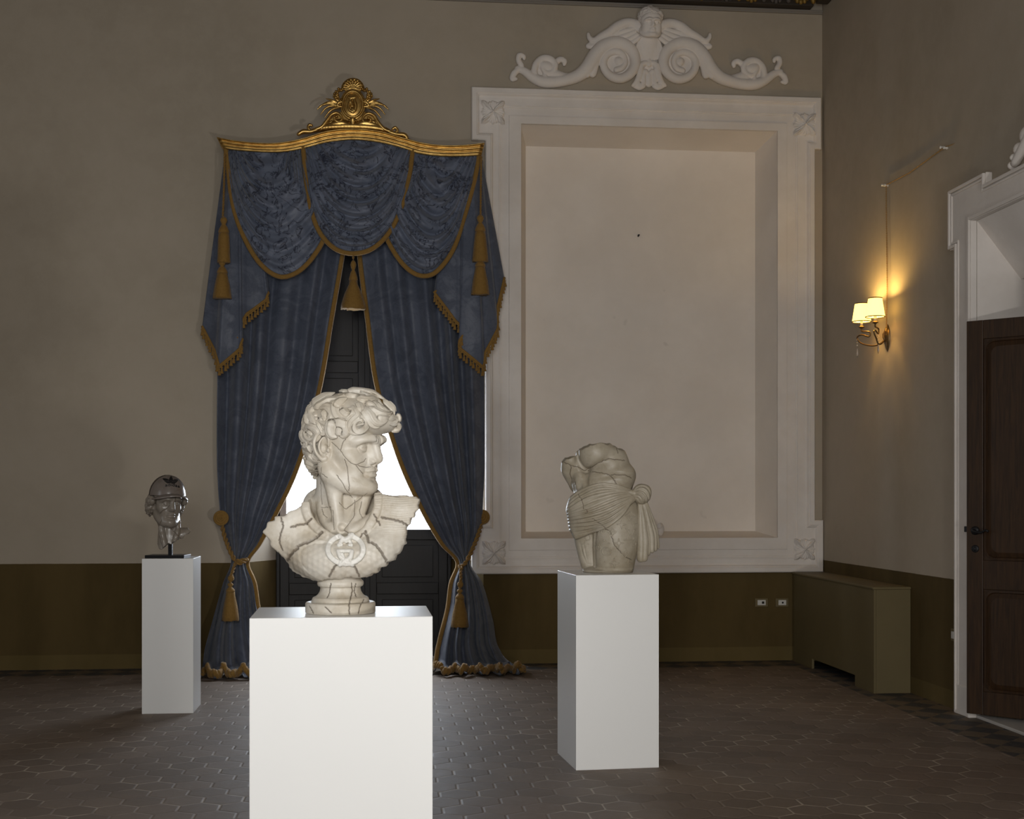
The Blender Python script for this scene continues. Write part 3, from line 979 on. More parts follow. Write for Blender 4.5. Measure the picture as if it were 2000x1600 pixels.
# ------------------------------------------------------------------ socket plates
def socket(px, py, label, hole_dx, hole_s, gap=0.0):
    p = at_y(px, py, WALL_Y)
    r = empty('wall_socket', p); tag(r, label, 'socket', None)
    i = Matrix.Translation(-p)
    def on(o): o.parent = r; o.matrix_parent_inverse = i; return o
    on(MB().box(p.x - 0.062, p.x + 0.062, p.y - 0.011, p.y - 0.001, p.z - 0.041, p.z + 0.041).build('cover_plate', MAT['plate'], bevel=0.004))
    on(MB().box(p.x - 0.040 + gap, p.x + 0.038, p.y - 0.015, p.y - 0.0112, p.z - 0.024, p.z + 0.024).build('insert', MAT['white_plastic'], bevel=0.0015))
    on(MB().box(p.x + hole_dx - hole_s, p.x + hole_dx + hole_s, p.y - 0.0165, p.y - 0.0152, p.z - hole_s, p.z + hole_s).build('jack', MAT['hole']))


socket(1487, 1177, 'left one of two low wall sockets, with the larger black jack', 0.012, 0.011)
socket(1527, 1177, 'right one of two low wall sockets, the one beside the radiator cover', 0.004, 0.008, 0.004)
p = at_x(1866, 1241, WALL_X); r = empty('light_switch', p); tag(r, 'double white light switch on the olive dado beside the doorway', 'switch')
i = Matrix.Translation(-p)
def on(o): o.parent = r; o.matrix_parent_inverse = i; return o
on(MB().box(p.x - 0.011, p.x - 0.001, p.y - 0.055, p.y + 0.055, p.z - 0.045, p.z + 0.045).build('cover_plate', MAT['plate'], bevel=0.004))
for s in (-1, 1):
    on(MB().box(p.x - 0.017, p.x - 0.0112, p.y + s * 0.0195 - 0.018, p.y + s * 0.0195 + 0.018, p.z - 0.026, p.z + 0.026).build('rocker', MAT['white_plastic'], bevel=0.003))

# ------------------------------------------------------------------ doorway: architrave (trim_4), threshold, open door leaf
zE0, zE1 = at_x(1868, 490, WALL_X).z, at_x(1868, 373, WALL_X).z
yA, yE, yI = 8.95, 9.055, DY1
yS = 8.49
zT = 3.665
def mirror_y(y): return DY1 + DY0 - y
prof = []
out = [(yA, 0), (yA, zE0), (yE, zE0), (yE, zE1), (yS, zE1), (yS, zT), (mirror_y(yS), zT), (mirror_y(yS), zE1), (mirror_y(yE), zE1), (mirror_y(yE), zE0), (mirror_y(yA), zE0), (mirror_y(yA), 0),
       (DY0, 0), (DY0, DZ), (DY1, DZ), (DY1, 0)]
m = MB()
m.prism([(WALL_X - 0.001, y, z) for y, z in out], (-0.045, 0, 0))
def insy(poly, d):
    q = inset([(-y, z) for y, z in poly][::1], d)
    return [(-y, z) for y, z in q]
# raised double fillet that follows the outside
cc = [(-y, z) for y, z in out]
if sum((b[0] - a[0]) * (b[1] + a[1]) for a, b in zip(cc, cc[1:] + cc[:1])) > 0: cc = cc[::-1]
def strip(d0, d1, h):
    A = inset(cc, d0); B = inset(cc, d1); n = len(cc)
    for k in range(n):
        j = (k + 1) % n
        (ax, az), (bx, bz) = cc[k], cc[j]
        inner = lambda v: -DY1 - 1e-4 <= v[0] <= -DY0 + 1e-4 and v[1] <= DZ + 1e-4
        if abs(az - bz) < 1e-6 and az < 1e-6: continue
        if inner(cc[k]) and inner(cc[j]): continue
        q = [A[k], A[j], B[j], B[k]]
        m.prism([(WALL_X - 0.0455, -y, max(z, 0.0)) for y, z in q], (-h, 0, 0))
strip(0.006, 0.028, 0.022); strip(0.034, 0.05, 0.012)
m.box(WALL_X - 0.062, WALL_X - 0.0465, DY1 + 0.004, DY1 + 0.03, 0.0, DZ + 0.03); m.box(WALL_X - 0.062, WALL_X - 0.0465, DY0 - 0.03, DY0 - 0.004, 0.0, DZ + 0.03)
m.box(WALL_X - 0.0615, WALL_X - 0.047, DY0 - 0.003, DY1 + 0.003, DZ + 0.004, DZ + 0.03)
m.box(WALL_X - 0.058, WALL_X - 0.0005, yI - 0.001, yA + 0.012, 0.0, 0.205)
tag(m.build('trim_4', MAT['stucco'], bevel=0.004), kind='structure')

dc = empty('overdoor_ornament', (WALL_X, 8.0, 3.72)); tag(dc, 'edge of a white stucco scroll above the doorway at right', 'ornament')
m = MB()
sc = [(WALL_X - 0.03, 8.12 - 0.03 * k, 3.70 + 0.02 * k) for k in range(30)]
m.tube(sc, [0.03 + 0.001 * k for k in range(30)], 10)
for yy, zz, rr in ((8.145, 3.70, 0.030), (8.115, 3.745, 0.028), (8.06, 3.785, 0.045), (7.97, 3.85, 0.06), (7.83, 3.98, 0.09)):
    m.ball((WALL_X - 0.025, yy, zz), (0.04, rr, rr), 14)
bmesh.ops.bisect_plane(m.bm, geom=m.bm.verts[:] + m.bm.edges[:] + m.bm.faces[:], plane_co=(WALL_X - 0.001, 0, 0), plane_no=(1, 0, 0), clear_outer=True)
o = m.build('scroll', MAT['stucco'], None, True); o.parent = dc; o.matrix_parent_inverse = Matrix.Translation(-Vector(dc.location))

tag(MB().box(WALL_X - 0.01, XB - 0.005, DY0 + 0.004, DY1 - 0.004, 0.0, 0.022).build('trim_5', MAT['threshold'], bevel=0.004), kind='structure')

dl = empty('door_1', (4.018, 8.655, 0.045), math.radians(-46.5)); tag(dl, 'dark brown panelled wooden door standing half open', 'door', kind='structure')
DW, DH, TH = 1.02, 2.705, 0.045
m = MB()
st = 0.115
rails = [(0, 0.16), (0.86, 1.06), (DH - 0.13, DH)]
m.box(0, st, 0, TH, 0, DH); m.box(DW - st, DW, 0, TH, 0, DH)
for a, b in rails: m.box(st, DW - st, 0.0005, TH - 0.0005, a, b)
m.build('leaf_frame', MAT['door'], dl, bevel=0.004)
for a, b in ((0.16, 0.86), (1.06, DH - 0.13)):
    pp = []
    rr = 0.07
    def rounded(x0, x1, z0, z1, r, n=6):
        o = []
        for cx, cz, a0 in ((x1 - r, z1 - r, 0), (x0 + r, z1 - r, 90), (x0 + r, z0 + r, 180), (x1 - r, z0 + r, 270)):
            for k in range(n + 1):
                t = math.radians(a0 + 90 * k / n); o.append((cx + r * math.cos(t), cz + r * math.sin(t)))
        return o
    m = MB()
    m.box(st - 0.005, DW - st + 0.005, 0.016, 0.028, a - 0.005, b + 0.005)
    r_out, r_in = rounded(st + 0.004, DW - st - 0.004, a + 0.004, b - 0.004, rr), rounded(st + 0.055, DW - st - 0.055, a + 0.055, b - 0.055, 0.05)
    n = len(r_out)
    f = [[m.bm.verts.new((x, y, z)) for x, z in poly] for poly, y in ((r_out, 0.0155), (r_out, 0.006), (rounded(st + 0.018, DW - st - 0.018, a + 0.018, b - 0.018, 0.062), 0.004), (rounded(st + 0.024, DW - st - 0.024, a + 0.024, b - 0.024, 0.06), 0.014), (r_in, 0.003))]
    for A, B in zip(f[:-1], f[1:]):
        for k in range(n): m.bm.faces.new((A[k], A[(k + 1) % n], B[(k + 1) % n], B[k]))
    m.bm.faces.new(f[-1])
    m.build('panel', MAT['door'], dl)
m = MB(); hz = at_z(1905, 1036, 0.0); hz = 1.262
m.lathe([(0.030, 0), (0.030, 0.006), (0.018, 0.012)], (0.062, -0.0005, hz), 16, Matrix.Rotation(math.pi / 2, 3, 'X'))
m.tube([(0.062, -0.008, hz), (0.062, -0.045, hz), (0.085, -0.052, hz - 0.008), (0.12, -0.052, hz - 0.012), (0.155, -0.05, hz + 0.006), (0.17, -0.05, hz - 0.004)], [0.009, 0.009, 0.0095, 0.008, 0.007, 0.010], 10)
m.build('handle', MAT['iron'], dl, True)
m = MB(); m.lathe([(0.026, 0), (0.026, 0.004), (0.02, 0.007)], (0.062, -0.0005, hz - 0.125), 16, Matrix.Rotation(math.pi / 2, 3, 'X')); m.box(0.059, 0.065, -0.0085, -0.006, hz - 0.14, hz - 0.112)
m.build('keyhole_escutcheon', MAT['iron'], dl, True)
MB().box(-0.022, 0.0, 0.01, 0.03, hz - 0.012, hz + 0.028).build('latch_bolt', MAT['iron'], dl, bevel=0.004)

# ------------------------------------------------------------------ sconce with two lit shades and its twisted cord
ps = at_x(1734, 655, WALL_X)
sc_ = empty('wall_sconce', ps); tag(sc_, 'antique brass sconce with two lit pleated shades on the right wall', 'lamp')
m = MB()
pr = [(0.004, -0.135), (0.022, -0.11), (0.045, -0.06), (0.052, -0.01), (0.048, 0.03), (0.034, 0.06), (0.018, 0.08), (0.004, 0.09)]
n = 20; rings = []
for r, z in pr: rings.append([m.bm.verts.new((-(0.55 * r) * max(0, math.sin(math.pi * k / (n - 1))) - 0.002, r * math.cos(math.pi * k / (n - 1)), z)) for k in range(n)])
for A, B in zip(rings[:-1], rings[1:]):
    for k in range(n - 1): m.bm.faces.new((A[k], A[k + 1], B[k + 1], B[k]))
m.tube([(-0.026, -0.012, -0.05), (-0.034, 0, -0.02), (-0.03, 0.012, 0.01), (-0.03, -0.01, 0.035)], [0.006, 0.012, 0.012, 0.005], 8)
m.build('back_plate', MAT['brass'], sc_, True)
for s, dz in ((-1, 0.0), (1, 0.0)):
    ex, ey = -0.165, s * 0.15
    arm = MB()
    c = spline([(-0.02, 0, -0.03), (-0.07, s * 0.03, -0.075), (-0.12, s * 0.09, -0.075), (-0.165, s * 0.17, -0.045), (-0.19, s * 0.185, 0.0), (-0.165, s * 0.15, 0.02), (-0.12, s * 0.10, 0.0), (-0.115, s * 0.095, 0.035), (-0.14, s * 0.125, 0.045), (ex, ey, 0.05), (ex, ey, 0.075)], 60)
    arm.tube([Vector(q) for q in c], 0.0065, 8)
    arm.lathe([(0.006, 0.07), (0.024, 0.08), (0.026, 0.086), (0.012, 0.092), (0.010, 0.10)], (ex, ey, 0), 14)
    arm.build('arm', MAT['brass'], sc_, True)
    MB().lathe([(0.011, 0.10), (0.011, 0.155), (0.009, 0.16)], (ex, ey, 0), 12).build('candle_tube', MAT['ceramic'], sc_, True)
    bl = MB().lathe([(0.004, 0.16), (0.016, 0.185), (0.017, 0.20), (0.010, 0.225), (0.003, 0.24)], (ex, ey, 0), 12).build('bulb', MAT['bulb'], sc_, True)
    sh = MB(); n = 72; z0, z1 = 0.128, 0.278; rings = []
    for r, z in ((0.076, z0), (0.0535, z1), (0.0515, z1), (0.074, z0)):
        rings.append([sh.bm.verts.new((ex + r * (1 + 0.018 * math.cos(k * math.pi)) * math.cos(2 * math.pi * k / n), ey + r * (1 + 0.018 * math.cos(k * math.pi)) * math.sin(2 * math.pi * k / n), z)) for k in range(n)])
    for i_ in range(4):
        A, B = rings[i_], rings[(i_ + 1) % 4]
        for k in range(n): sh.bm.faces.new((A[k], A[(k + 1) % n], B[(k + 1) % n], B[k]))
    so = sh.build('lamp_shade', MAT['shade'], sc_)
    so['label'] = 'lit cream pleated lamp shade'
    for r, z in ((0.0765, z0), (0.054, z1)):
        tr = MB(); tr.tube([(ex + r * math.cos(2 * math.pi * k / 40), ey + r * math.sin(2 * math.pi * k / 40), z) for k in range(40)], 0.0042, 6, True)
        tr.build('shade_trim', MAT['brass'], so, True)
    dr = MB()
    bx, by = (-0.19, s * 0.185) if s > 0 else (-0.12, s * 0.10)
    zz = 0.0
    for k in range(3): dr.ball((bx, by, -0.02 - 0.022 * k), 0.0075, 8)
    dr.lathe([(0.001, -0.165), (0.009, -0.14), (0.005, -0.095), (0.001, -0.085)], (bx, by, 0), 8)
    dr.build('crystal_drop', MAT['crystal'], sc_, True)
    pl = bpy.data.lights.new('sconce_bulb', 'POINT'); pl.energy = 7.0; pl.color = (1.0, 0.62, 0.17); pl.shadow_soft_size = 0.018
    lo = bpy.data.objects.new('sconce_bulb', pl); lo.location = (ex, ey, 0.262); lo.parent = sc_; COL.objects.link(lo)

tc = empty('twisted_cord', at_x(1731, 361, WALL_X)); tag(tc, 'brown twisted electric cord running up the right wall from the lit sconce', 'cord')
it = Matrix.Translation(-Vector(tc.location))
def on_tc(o): o.parent = tc; o.matrix_parent_inverse = it; return o
ppx = [(1734, 640), (1733, 560), (1732, 470), (1731, 400), (1731, 361), (1752, 350), (1775, 338), (1803, 318), (1830, 298), (1846, 287), (1860, 280)]
pts = [at_x(a, b, WALL_X - 0.018) for a, b in ppx]; pts[0].x = WALL_X - 0.03; pts[-1].x = WALL_X + 0.005
path = resample([list(q) for q in pts], 420)
m = MB()
for ph in (0, math.pi):
    q = path.copy(); aa = np.arange(len(q)) * 0.95 + ph
    q[:, 1] += 0.0034 * np.cos(aa); q[:, 0] += 0.0034 * np.sin(aa)
    m.tube([Vector(v) for v in q], 0.0034, 5)
on_tc(m.build('cord', MAT['cord'], None, True))
for a, b in ((1729, 362), (1735, 362), (1844, 288), (1851, 289)):
    q = at_x(a, b, WALL_X)
    on_tc(MB().lathe([(0.011, 0), (0.012, 0.012), (0.007, 0.018), (0.011, 0.024), (0.010, 0.034)], q, 12, Matrix.Rotation(-math.pi / 2, 3, 'Y')).build('insulator', MAT['ceramic'], None, True))
# ------------------------------------------------------------------ gilded pelmet, swags, curtains, jabots, tassels
YP = 11.60                                     # front plane of the pelmet board
def cpt(px, py, Y=YP):
    v = at_y(px, py, Y); return v


top_px = [(424, 270), (455, 276), (500, 281), (545, 281), (590, 273), (640, 258), (690, 254), (740, 258), (790, 272), (830, 282), (870, 286), (910, 285), (946, 281)]
bot_px = [(437, 290), (470, 294), (520, 297), (560, 296), (600, 288), (640, 278), (690, 273), (740, 278), (785, 289), (820, 300), (865, 305), (905, 305), (940, 303)]
TOP = spline([(*cpt(*p).xz,) for p in top_px], 61); BOT = spline([(*cpt(*p).xz,) for p in bot_px], 61)
pel = empty('gilded_pelmet', (cpt(690, 260).x, WALL_Y, cpt(690, 270).z)); tag(pel, 'gilded wavy curtain pelmet with a carved crest above the blue swags', 'pelmet')
ip = Matrix.Translation(-Vector(pel.location))
def on_pel(o): o.parent = pel; o.matrix_parent_inverse = ip; return o


# moulded cornice: profile swept along the wavy line, with mitred returns to the wall at both ends
prof = [(0.0, 1.00, -0.02), (0.035, 1.00, 0.0), (0.05, 0.97, 0.0), (0.052, 0.90, 0.0), (0.030, 0.84, 0.0), (0.020, 0.76, 0.0), (0.034, 0.70, 0), (0.040, 0.60, 0), (0.026, 0.52, 0), (0.012, 0.47, 0), (0.020, 0.40, 0), (0.025, 0.30, 0), (0.016, 0.22, 0), (0.004, 0.17, 0), (0.010, 0.10, 0), (0.008, 0.0, 0), (-0.02, 0.0, 0)]
nx = len(TOP); np_ = len(prof)
P = np.zeros((nx + 2, np_, 3))
for j, (o, f, _) in enumerate(prof):
    for i in range(nx):
        x = BOT[i, 0] * (1 - f) + TOP[i, 0] * f; z = BOT[i, 1] * (1 - f) + TOP[i, 1] * f
        P[i + 1, j] = (x, YP - o, z)
    P[0, j] = (P[1, j, 0], WALL_Y - 0.004, P[1, j, 2]); P[-1, j] = (P[-2, j, 0], WALL_Y - 0.004, P[-2, j, 2])
V = P.reshape(-1, 3); F = grid_faces(nx + 2, np_, False)
on_pel(mesh_np('cornice', V, F, MAT['gilt']))
m = MB()
for i in range(nx - 1):
    m.quad((TOP[i, 0], YP, TOP[i, 1]), (TOP[i + 1, 0], YP, TOP[i + 1, 1]), (TOP[i + 1, 0], WALL_Y - 0.004, TOP[i + 1, 1]), (TOP[i, 0], WALL_Y - 0.004, TOP[i, 1]))
on_pel(m.build('top_board', MAT['gilt']))


def fold(t, sharp=0.0):
    return np.sin(t) * (1 - sharp) + sharp * (2 * np.abs(((t / math.pi) % 2) - 1) - 1)


def px_spline(pts, n, Y):
    return resample(spline([(p[0], p[1]) for p in pts], 200), n)


def to3(px, Y):                               # (n,2) pixels, Y scalar or array -> points on planes of constant Y
    px = np.asarray(px, float); u = (px[..., 0] - 1000) / FPX; v = (966 - px[..., 1]) / FPX
    dx, dy = u * CA + SA, -u * SA + CA
    t = Y / dy
    return np.stack([dx * t, np.broadcast_to(Y, t.shape), CAM_H + v * t], -1)


def ribbon(name, L, wdt, fwd, mat, parent, n2=7, rad=0.012, twist=0):
    """a raised braid of given width along a polyline of points (n,3) lying about in x-z"""
    L = np.asarray(L); T = np.gradient(L, axis=0); T /= np.linalg.norm(T, axis=1)[:, None] + 1e-9
    N = np.stack([-T[:, 2], np.zeros(len(L)), T[:, 0]], 1); N /= np.linalg.norm(N, axis=1)[:, None] + 1e-9
    s = np.linspace(-1, 1, n2)
    ar = np.concatenate([[0], np.cumsum(np.linalg.norm(np.diff(L, axis=0), axis=1))])
    rib = 0.0022 * np.sin(ar[:, None] / 0.011 * 2 + s[None, :] * 2.0)
    P = L[:, None, :] + N[:, None, :] * (s[None, :, None] * wdt / 2)
    P[..., 1] -= fwd + rad * np.sqrt(np.clip(1 - s ** 2, 0, 1))[None, :] + rib
    return sheet(name, P, mat, parent, 0.006)


def swag(name, label, top, edge, Y, nf, seed, bulge=0.10):
    """top: px polyline of the hung edge; edge: px polyline round the free U edge, from the top-left to the top-right corner"""
    NU, NV = 110, 90
    A = px_spline(top, NU, Y); B = px_spline(edge, NU, Y)
    rs = np.random.RandomState(seed)
    u = np.linspace(0, 1, NU)[:, None]; v = np.linspace(0, 1, NV)[None, :]
    g = v ** 0.9
    TA = resample(A, 400)
    u0 = 0.30 * (1 - v) ** 1.2 + 0 * u
    ua = (u0 + u * (1 - 2 * u0)) * 399
    ia = np.clip(ua.astype(int), 0, 398); fa = (ua - ia)[..., None]
    px = (TA[ia] * (1 - fa) + TA[ia + 1] * fa) * (1 - g[..., None]) + B[:, None, :] * g[..., None]
    w = (4 * u * (1 - u)) ** 0.55
    ph = rs.rand(6) * 6.28
    wob = 0.9 * np.sin(2.2 * math.pi * u + ph[0]) * v + 0.5 * np.sin(5 * math.pi * u + ph[1]) * v
    f1 = fold(2 * math.pi * nf * v ** 0.85 + wob + ph[2], 0.35)
    f2 = np.sin(2 * math.pi * nf * 1.9 * v + 2.5 * np.sin(3 * math.pi * u + ph[3]) + ph[4])
    amp = 1.45 * (0.024 + 0.012 * np.sin(3 * math.pi * u + ph[5])) * (0.55 + 0.45 * w) * np.clip(v * 5 + 0.25, 0, 1) * np.clip((1 - v) * 14, 0.1, 1)
    d = amp * f1 + 0.30 * amp * f2 * w
    # crisp pull lines that fan out of the two hung corners
    pull = np.zeros_like(d)
    for c in range(9):
        side = c % 2; uu = u if side == 0 else 1 - u
        a0 = 0.10 + 0.13 * (c // 2) + 0.05 * rs.rand()
        ln = a0 + (0.25 + 0.2 * rs.rand()) * uu ** 0.7
        pull += 0.011 * np.exp(-((v - ln) / (0.012 + 0.03 * uu)) ** 2) * np.exp(-(uu / (0.28 + 0.25 * rs.rand())) ** 2) * (1 if c % 3 else -1)
    d = d + pull + 0.004 * np.sin(17 * u + 11 * v + 3 * np.sin(9 * v + 5 * u)) * w
    Yv = Y - 0.012 - bulge * np.sin(math.pi * np.clip(u, 0, 1)) ** 0.8 * np.sin(math.pi * np.clip(v * 0.85 + 0.02, 0, 1)) - d
    P = to3(px, Yv)
    r = empty(name, (float(to3(A[NU // 2], Y)[0]), Y, float(to3(A[NU // 2], Y)[2])))
    tag(r, label, 'curtain swag', 'damask swags under the gilded pelmet')
    i = Matrix.Translation(-Vector(r.location))
    o = sheet('swag_cloth', P, MAT['swag'], None, 0.005); o.parent = r; o.matrix_parent_inverse = i
    e = resample(P[:, -1], 160)
    o = ribbon('gold_braid', e, 0.040, 0.016, MAT['trim'], None); o.parent = r; o.matrix_parent_inverse = i
    return r


swag('curtain_swag', 'left damask swag with gold braid, hanging beside the central swag',
     [(441, 288), (480, 293), (540, 294), (593, 287)], [(441, 288), (446, 330), (455, 400), (475, 460), (508, 515), (545, 541), (580, 533), (612, 502), (635, 455), (618, 400), (600, 340), (593, 287)], YP + 0.055, 6.5, 3)
swag('curtain_swag', 'right damask swag with gold braid, beside the central swag',
     [(803, 292), (850, 302), (900, 303), (936, 301)], [(803, 292), (792, 350), (768, 410), (752, 450), (762, 480), (790, 520), (820, 539), (850, 533), (884, 490), (908, 420), (927, 350), (936, 301)], YP + 0.055, 6.5, 7)
swag('curtain_swag', 'central damask swag, overlapping the two outer ones above the tassel',
     [(592, 286), (640, 277), (690, 272), (745, 278), (806, 294)], [(592, 286), (597, 340), (604, 395), (622, 450), (652, 485), (688, 496), (728, 486), (762, 452), (786, 400), (800, 340), (806, 294)], YP + 0.035, 7.5, 11, 0.12)


# ---- full length curtains
def curtain(label, outer, inner, nf, seed, flip):
    """outer / inner: px polylines of the two edges from the top to the floor, sampled at equal heights"""
    NS, NT_ = 190, 260
    rs = np.random.RandomState(seed)
    ys = np.linspace(290, 1322, NT_)
    so = spline([(p[1], p[0]) for p in outer], 400); si = spline([(p[1], p[0]) for p in inner], 400)
    xo = np.interp(ys, so[:, 0], so[:, 1]); xi = np.interp(ys, si[:, 0], si[:, 1])
    s = np.linspace(0, 1, NS)[:, None]; y = ys[None, :]
    x = xo[None, :] * (1 - s) + xi[None, :] * s
    wdt = np.abs(xi - xo)[None, :]
    ph = rs.rand(8) * 6.28
    tie = np.exp(-((y - 1098) / 75) ** 2)
    sw = s + 0.018 * np.sin(2 * math.pi * s * 2 + ph[6]) + 0.010 * np.sin(y / 130 + ph[7]) * np.sin(math.pi * s)
    k = 2 * math.pi * nf
    f = fold(k * sw + 0.35 * np.sin(y / 210 + ph[0]) + ph[1], 0.15) + 0.12 * np.sin(2.1 * k * sw + ph[2] + 0.5 * np.sin(y / 160 + ph[3]))
    base = np.interp(y, [290, 420, 700, 900, 1000, 1098, 1160, 1322], [0.030, 0.045, 0.055, 0.050, 0.036, 0.026, 0.055, 0.085])
    amp = base * 1.25 * (0.75 + 0.35 * np.sin(5.1 * s + ph[4]))
    Yb = np.interp(ys, [290, 1000, 1098, 1180, 1290, 1322], [11.79, 11.77, 11.80, 11.74, 11.52, 11.25])[None, :]
    round_ = np.interp(y, [900, 1060, 1098, 1140, 1322], [0.0, 0.06, 0.09, 0.07, 0.05]) * (4 * s * (1 - s)) ** 0.7
    crease = 0.010 * np.exp(-((y - 1060) / 55) ** 2) * np.sin(14 * s + y / 13.0) + 0.014 * np.exp(-((y - 1240) / 45) ** 2) * np.sin(9 * s + y / 15.0 + ph[5])
    Yv = Yb - amp * f - round_ - crease
    px = np.stack([x + 0 * y, y + 0 * x], -1)
    P = to3(px, Yv)
    # puddle: the lowest rows settle on the floor and spread towards the room
    t = np.clip((ys - 1270) / (1322 - 1270), 0, 1)[None, :]
    lump = 0.045 + 0.040 * np.sin(3.2 * k * 0.35 * s + ph[2]) + 0.02 * np.sin(23 * s + ph[3])
    P[..., 2] = np.maximum(P[..., 2], 0.0) * (1 - t) + t * np.clip(lump, 0.012, 0.1)
    P[..., 2] = np.maximum(P[..., 2], 0.010)
    r = empty('blue_curtain', (float(P[NS // 2, -1, 0]), float(P[NS // 2, -1, 1]), 0)); tag(r, label, 'curtain', 'tied back blue curtains')
    i = Matrix.Translation(-Vector(r.location))
    o = sheet('curtain_cloth', P, MAT['curtain'], None, 0.006); o.parent = r; o.matrix_parent_inverse = i
    e = P[-1, 6:].copy(); e[:, 0] += (0.012 if not flip else -0.012)
    o = ribbon('gold_edging', resample(e, 260), 0.042, 0.0, MAT['trim'], None, rad=0.016); o.parent = r; o.matrix_parent_inverse = i
    hem = P[8:-4, -1].copy(); hem[:, 1] -= 0.03; hem = resample(hem, 240)
    m = MB()
    a = np.arange(240)
    for q in (0, math.pi):
        h = hem.copy(); h[:, 2] = 0.040 + 0.018 * np.sin(a * 0.9 + q) + 0.055 * np.clip(np.sin(a * 0.16 + ph[1]) * np.sin(a * 0.047 + ph[2]), 0, 1) + 0.02 * np.abs(np.sin(a * 0.31)); h[:, 1] += 0.018 * np.cos(a * 0.9 + q) - 0.03 + 0.03 * np.cos(a * 0.13)
        m.tube([Vector(v) for v in h], 0.017, 7)
    o = m.build('bullion_fringe', MAT['trim'], None, True); o.parent = r; o.matrix_parent_inverse = i
    return r


curtain('left blue curtain tied back, between the small capped head and the bust',
        [(452, 280), (438, 450), (428, 600), (425, 720), (424, 900), (430, 1000), (444, 1060), (452, 1098), (436, 1140), (416, 1210), (400, 1270), (390, 1322)],
        [(676, 280), (672, 450), (664, 510), (645, 620), (624, 745), (598, 850), (571, 930), (540, 995), (505, 1060), (480, 1098), (494, 1140), (502, 1190), (520, 1250), (560, 1322)], 5, 21, False)
curtain('right blue curtain tied back, beside the stucco frame',
        [(928, 280), (936, 450), (940, 600), (945, 720), (946, 900), (944, 960), (938, 1040), (918, 1098), (942, 1140), (962, 1210), (976, 1270), (1032, 1322)],
        [(698, 280), (702, 450), (706, 510), (720, 620), (737, 745), (764, 840), (792, 920), (830, 1000), (865, 1060), (897, 1098), (884, 1140), (877, 1190), (862, 1250), (846, 1322)], 5, 34, True)


# ---- tassels
def tassel_mesh(m, c, top_r, skirt_r, z_head, z_skirt, z_bot, seed=0, n=28):
    """c: x,y of the axis; heights are absolute"""
    rs = np.random.RandomState(seed)
    H = z_head - z_skirt
    pr = [(0.006, z_head), (top_r * 0.75, z_head - H * 0.10), (top_r, z_head - H * 0.24), (top_r * 0.7, z_head - H * 0.42), (top_r * 0.45, z_head - H * 0.5), (top_r * 0.9, z_head - H * 0.62),
          (top_r * 1.35, z_head - H * 0.84), (top_r * 1.5, z_skirt), (top_r * 1.3, z_skirt - 0.006)]
    m.lathe(pr, (c[0], c[1], 0), 16)
    # skirt of cords
    L = z_skirt - z_bot
    rings = []
    for k, (f, rr) in enumerate(((0, top_r * 1.3), (0.15, top_r * 1.45), (0.5, top_r * 1.3 * 0.4 + skirt_r * 0.6), (0.85, skirt_r * 0.96), (1.0, skirt_r))):
        ring = []
        for q in range(n * 2):
            a = math.pi * q / n
            r = rr * (1.0 + (0.06 if q % 2 else -0.06))
            zz = z_skirt - 0.003 - L * f + (rs.uniform(-0.008, 0.008) if k == 4 else 0)
            ring.append(m.bm.verts.new((c[0] + r * math.cos(a), c[1] + 0.8 * r * math.sin(a), zz)))
        rings.append(ring)
    for A, B in zip(rings[:-1], rings[1:]):
        for q in range(2 * n): m.bm.faces.new((A[q], A[(q + 1) % (2 * n)], B[(q + 1) % (2 * n)], B[q]))
    m.bm.faces.new(rings[-1]); m.bm.faces.new(rings[0][::-1])


def twist(m, pts, r, pitch=0.05, nper=10):
    L = np.asarray([list(p) for p in pts]); L = spline(L, 40) if len(L) > 2 else L
    ln = np.linalg.norm(np.diff(L, axis=0), axis=1).sum(); n = max(12, int(ln / pitch * nper)); L = resample(L, n)
    T = np.gradient(L, axis=0); T /= np.linalg.norm(T, axis=1)[:, None]
    up = np.tile([0.0, -1.0, 0.0], (n, 1)); N = up - T * (up * T).sum(1)[:, None]; N /= np.linalg.norm(N, axis=1)[:, None]; B = np.cross(T, N)
    a = np.arange(n) / nper * 2 * math.pi
    for ph in (0, math.pi):
        h = L + (N * np.cos(a + ph)[:, None] + B * np.sin(a + ph)[:, None]) * r * 0.55
        m.tube([Vector(v) for v in h], r * 0.62, 6)


def hung_tassel(label, px, Y, y_cord, y_head, y_skirt, y_bot, top_r, skirt_px, cord_px=None, seed=0, second=None, group='large gold tassels'):
    z = lambda yy, xx=px: cpt(xx, yy, Y).z
    c = cpt(px, y_head, Y)
    r = empty('gold_tassel', (c.x, Y, z(y_bot))); tag(r, label, 'tassel', group)
    i = Matrix.Translation(-Vector(r.location))
    def on(o): o.parent = r; o.matrix_parent_inverse = i; return o
    m = MB(); tassel_mesh(m, (c.x, Y), top_r, skirt_px / 220.0, z(y_head), z(y_skirt), z(y_bot), seed); on(m.build('tassel', MAT['trim'], None, True))
    if second:
        p2, h2, s2, b2, w2 = second
        c2 = cpt(p2, h2, Y - 0.02)
        m = MB(); tassel_mesh(m, (c2.x, Y - 0.02), top_r, w2 / 220.0, z(h2, p2), z(s2, p2), z(b2, p2), seed + 1); on(m.build('tassel', MAT['trim'], None, True))
    cp = cord_px or [(px, y_cord)]
    m = MB(); twist(m, [cpt(a, b, Y) for a, b in cp] + [Vector((c.x, Y, z(y_head) + 0.005))], 0.009); on(m.build('cord', MAT['trim'], None, True))
    return r


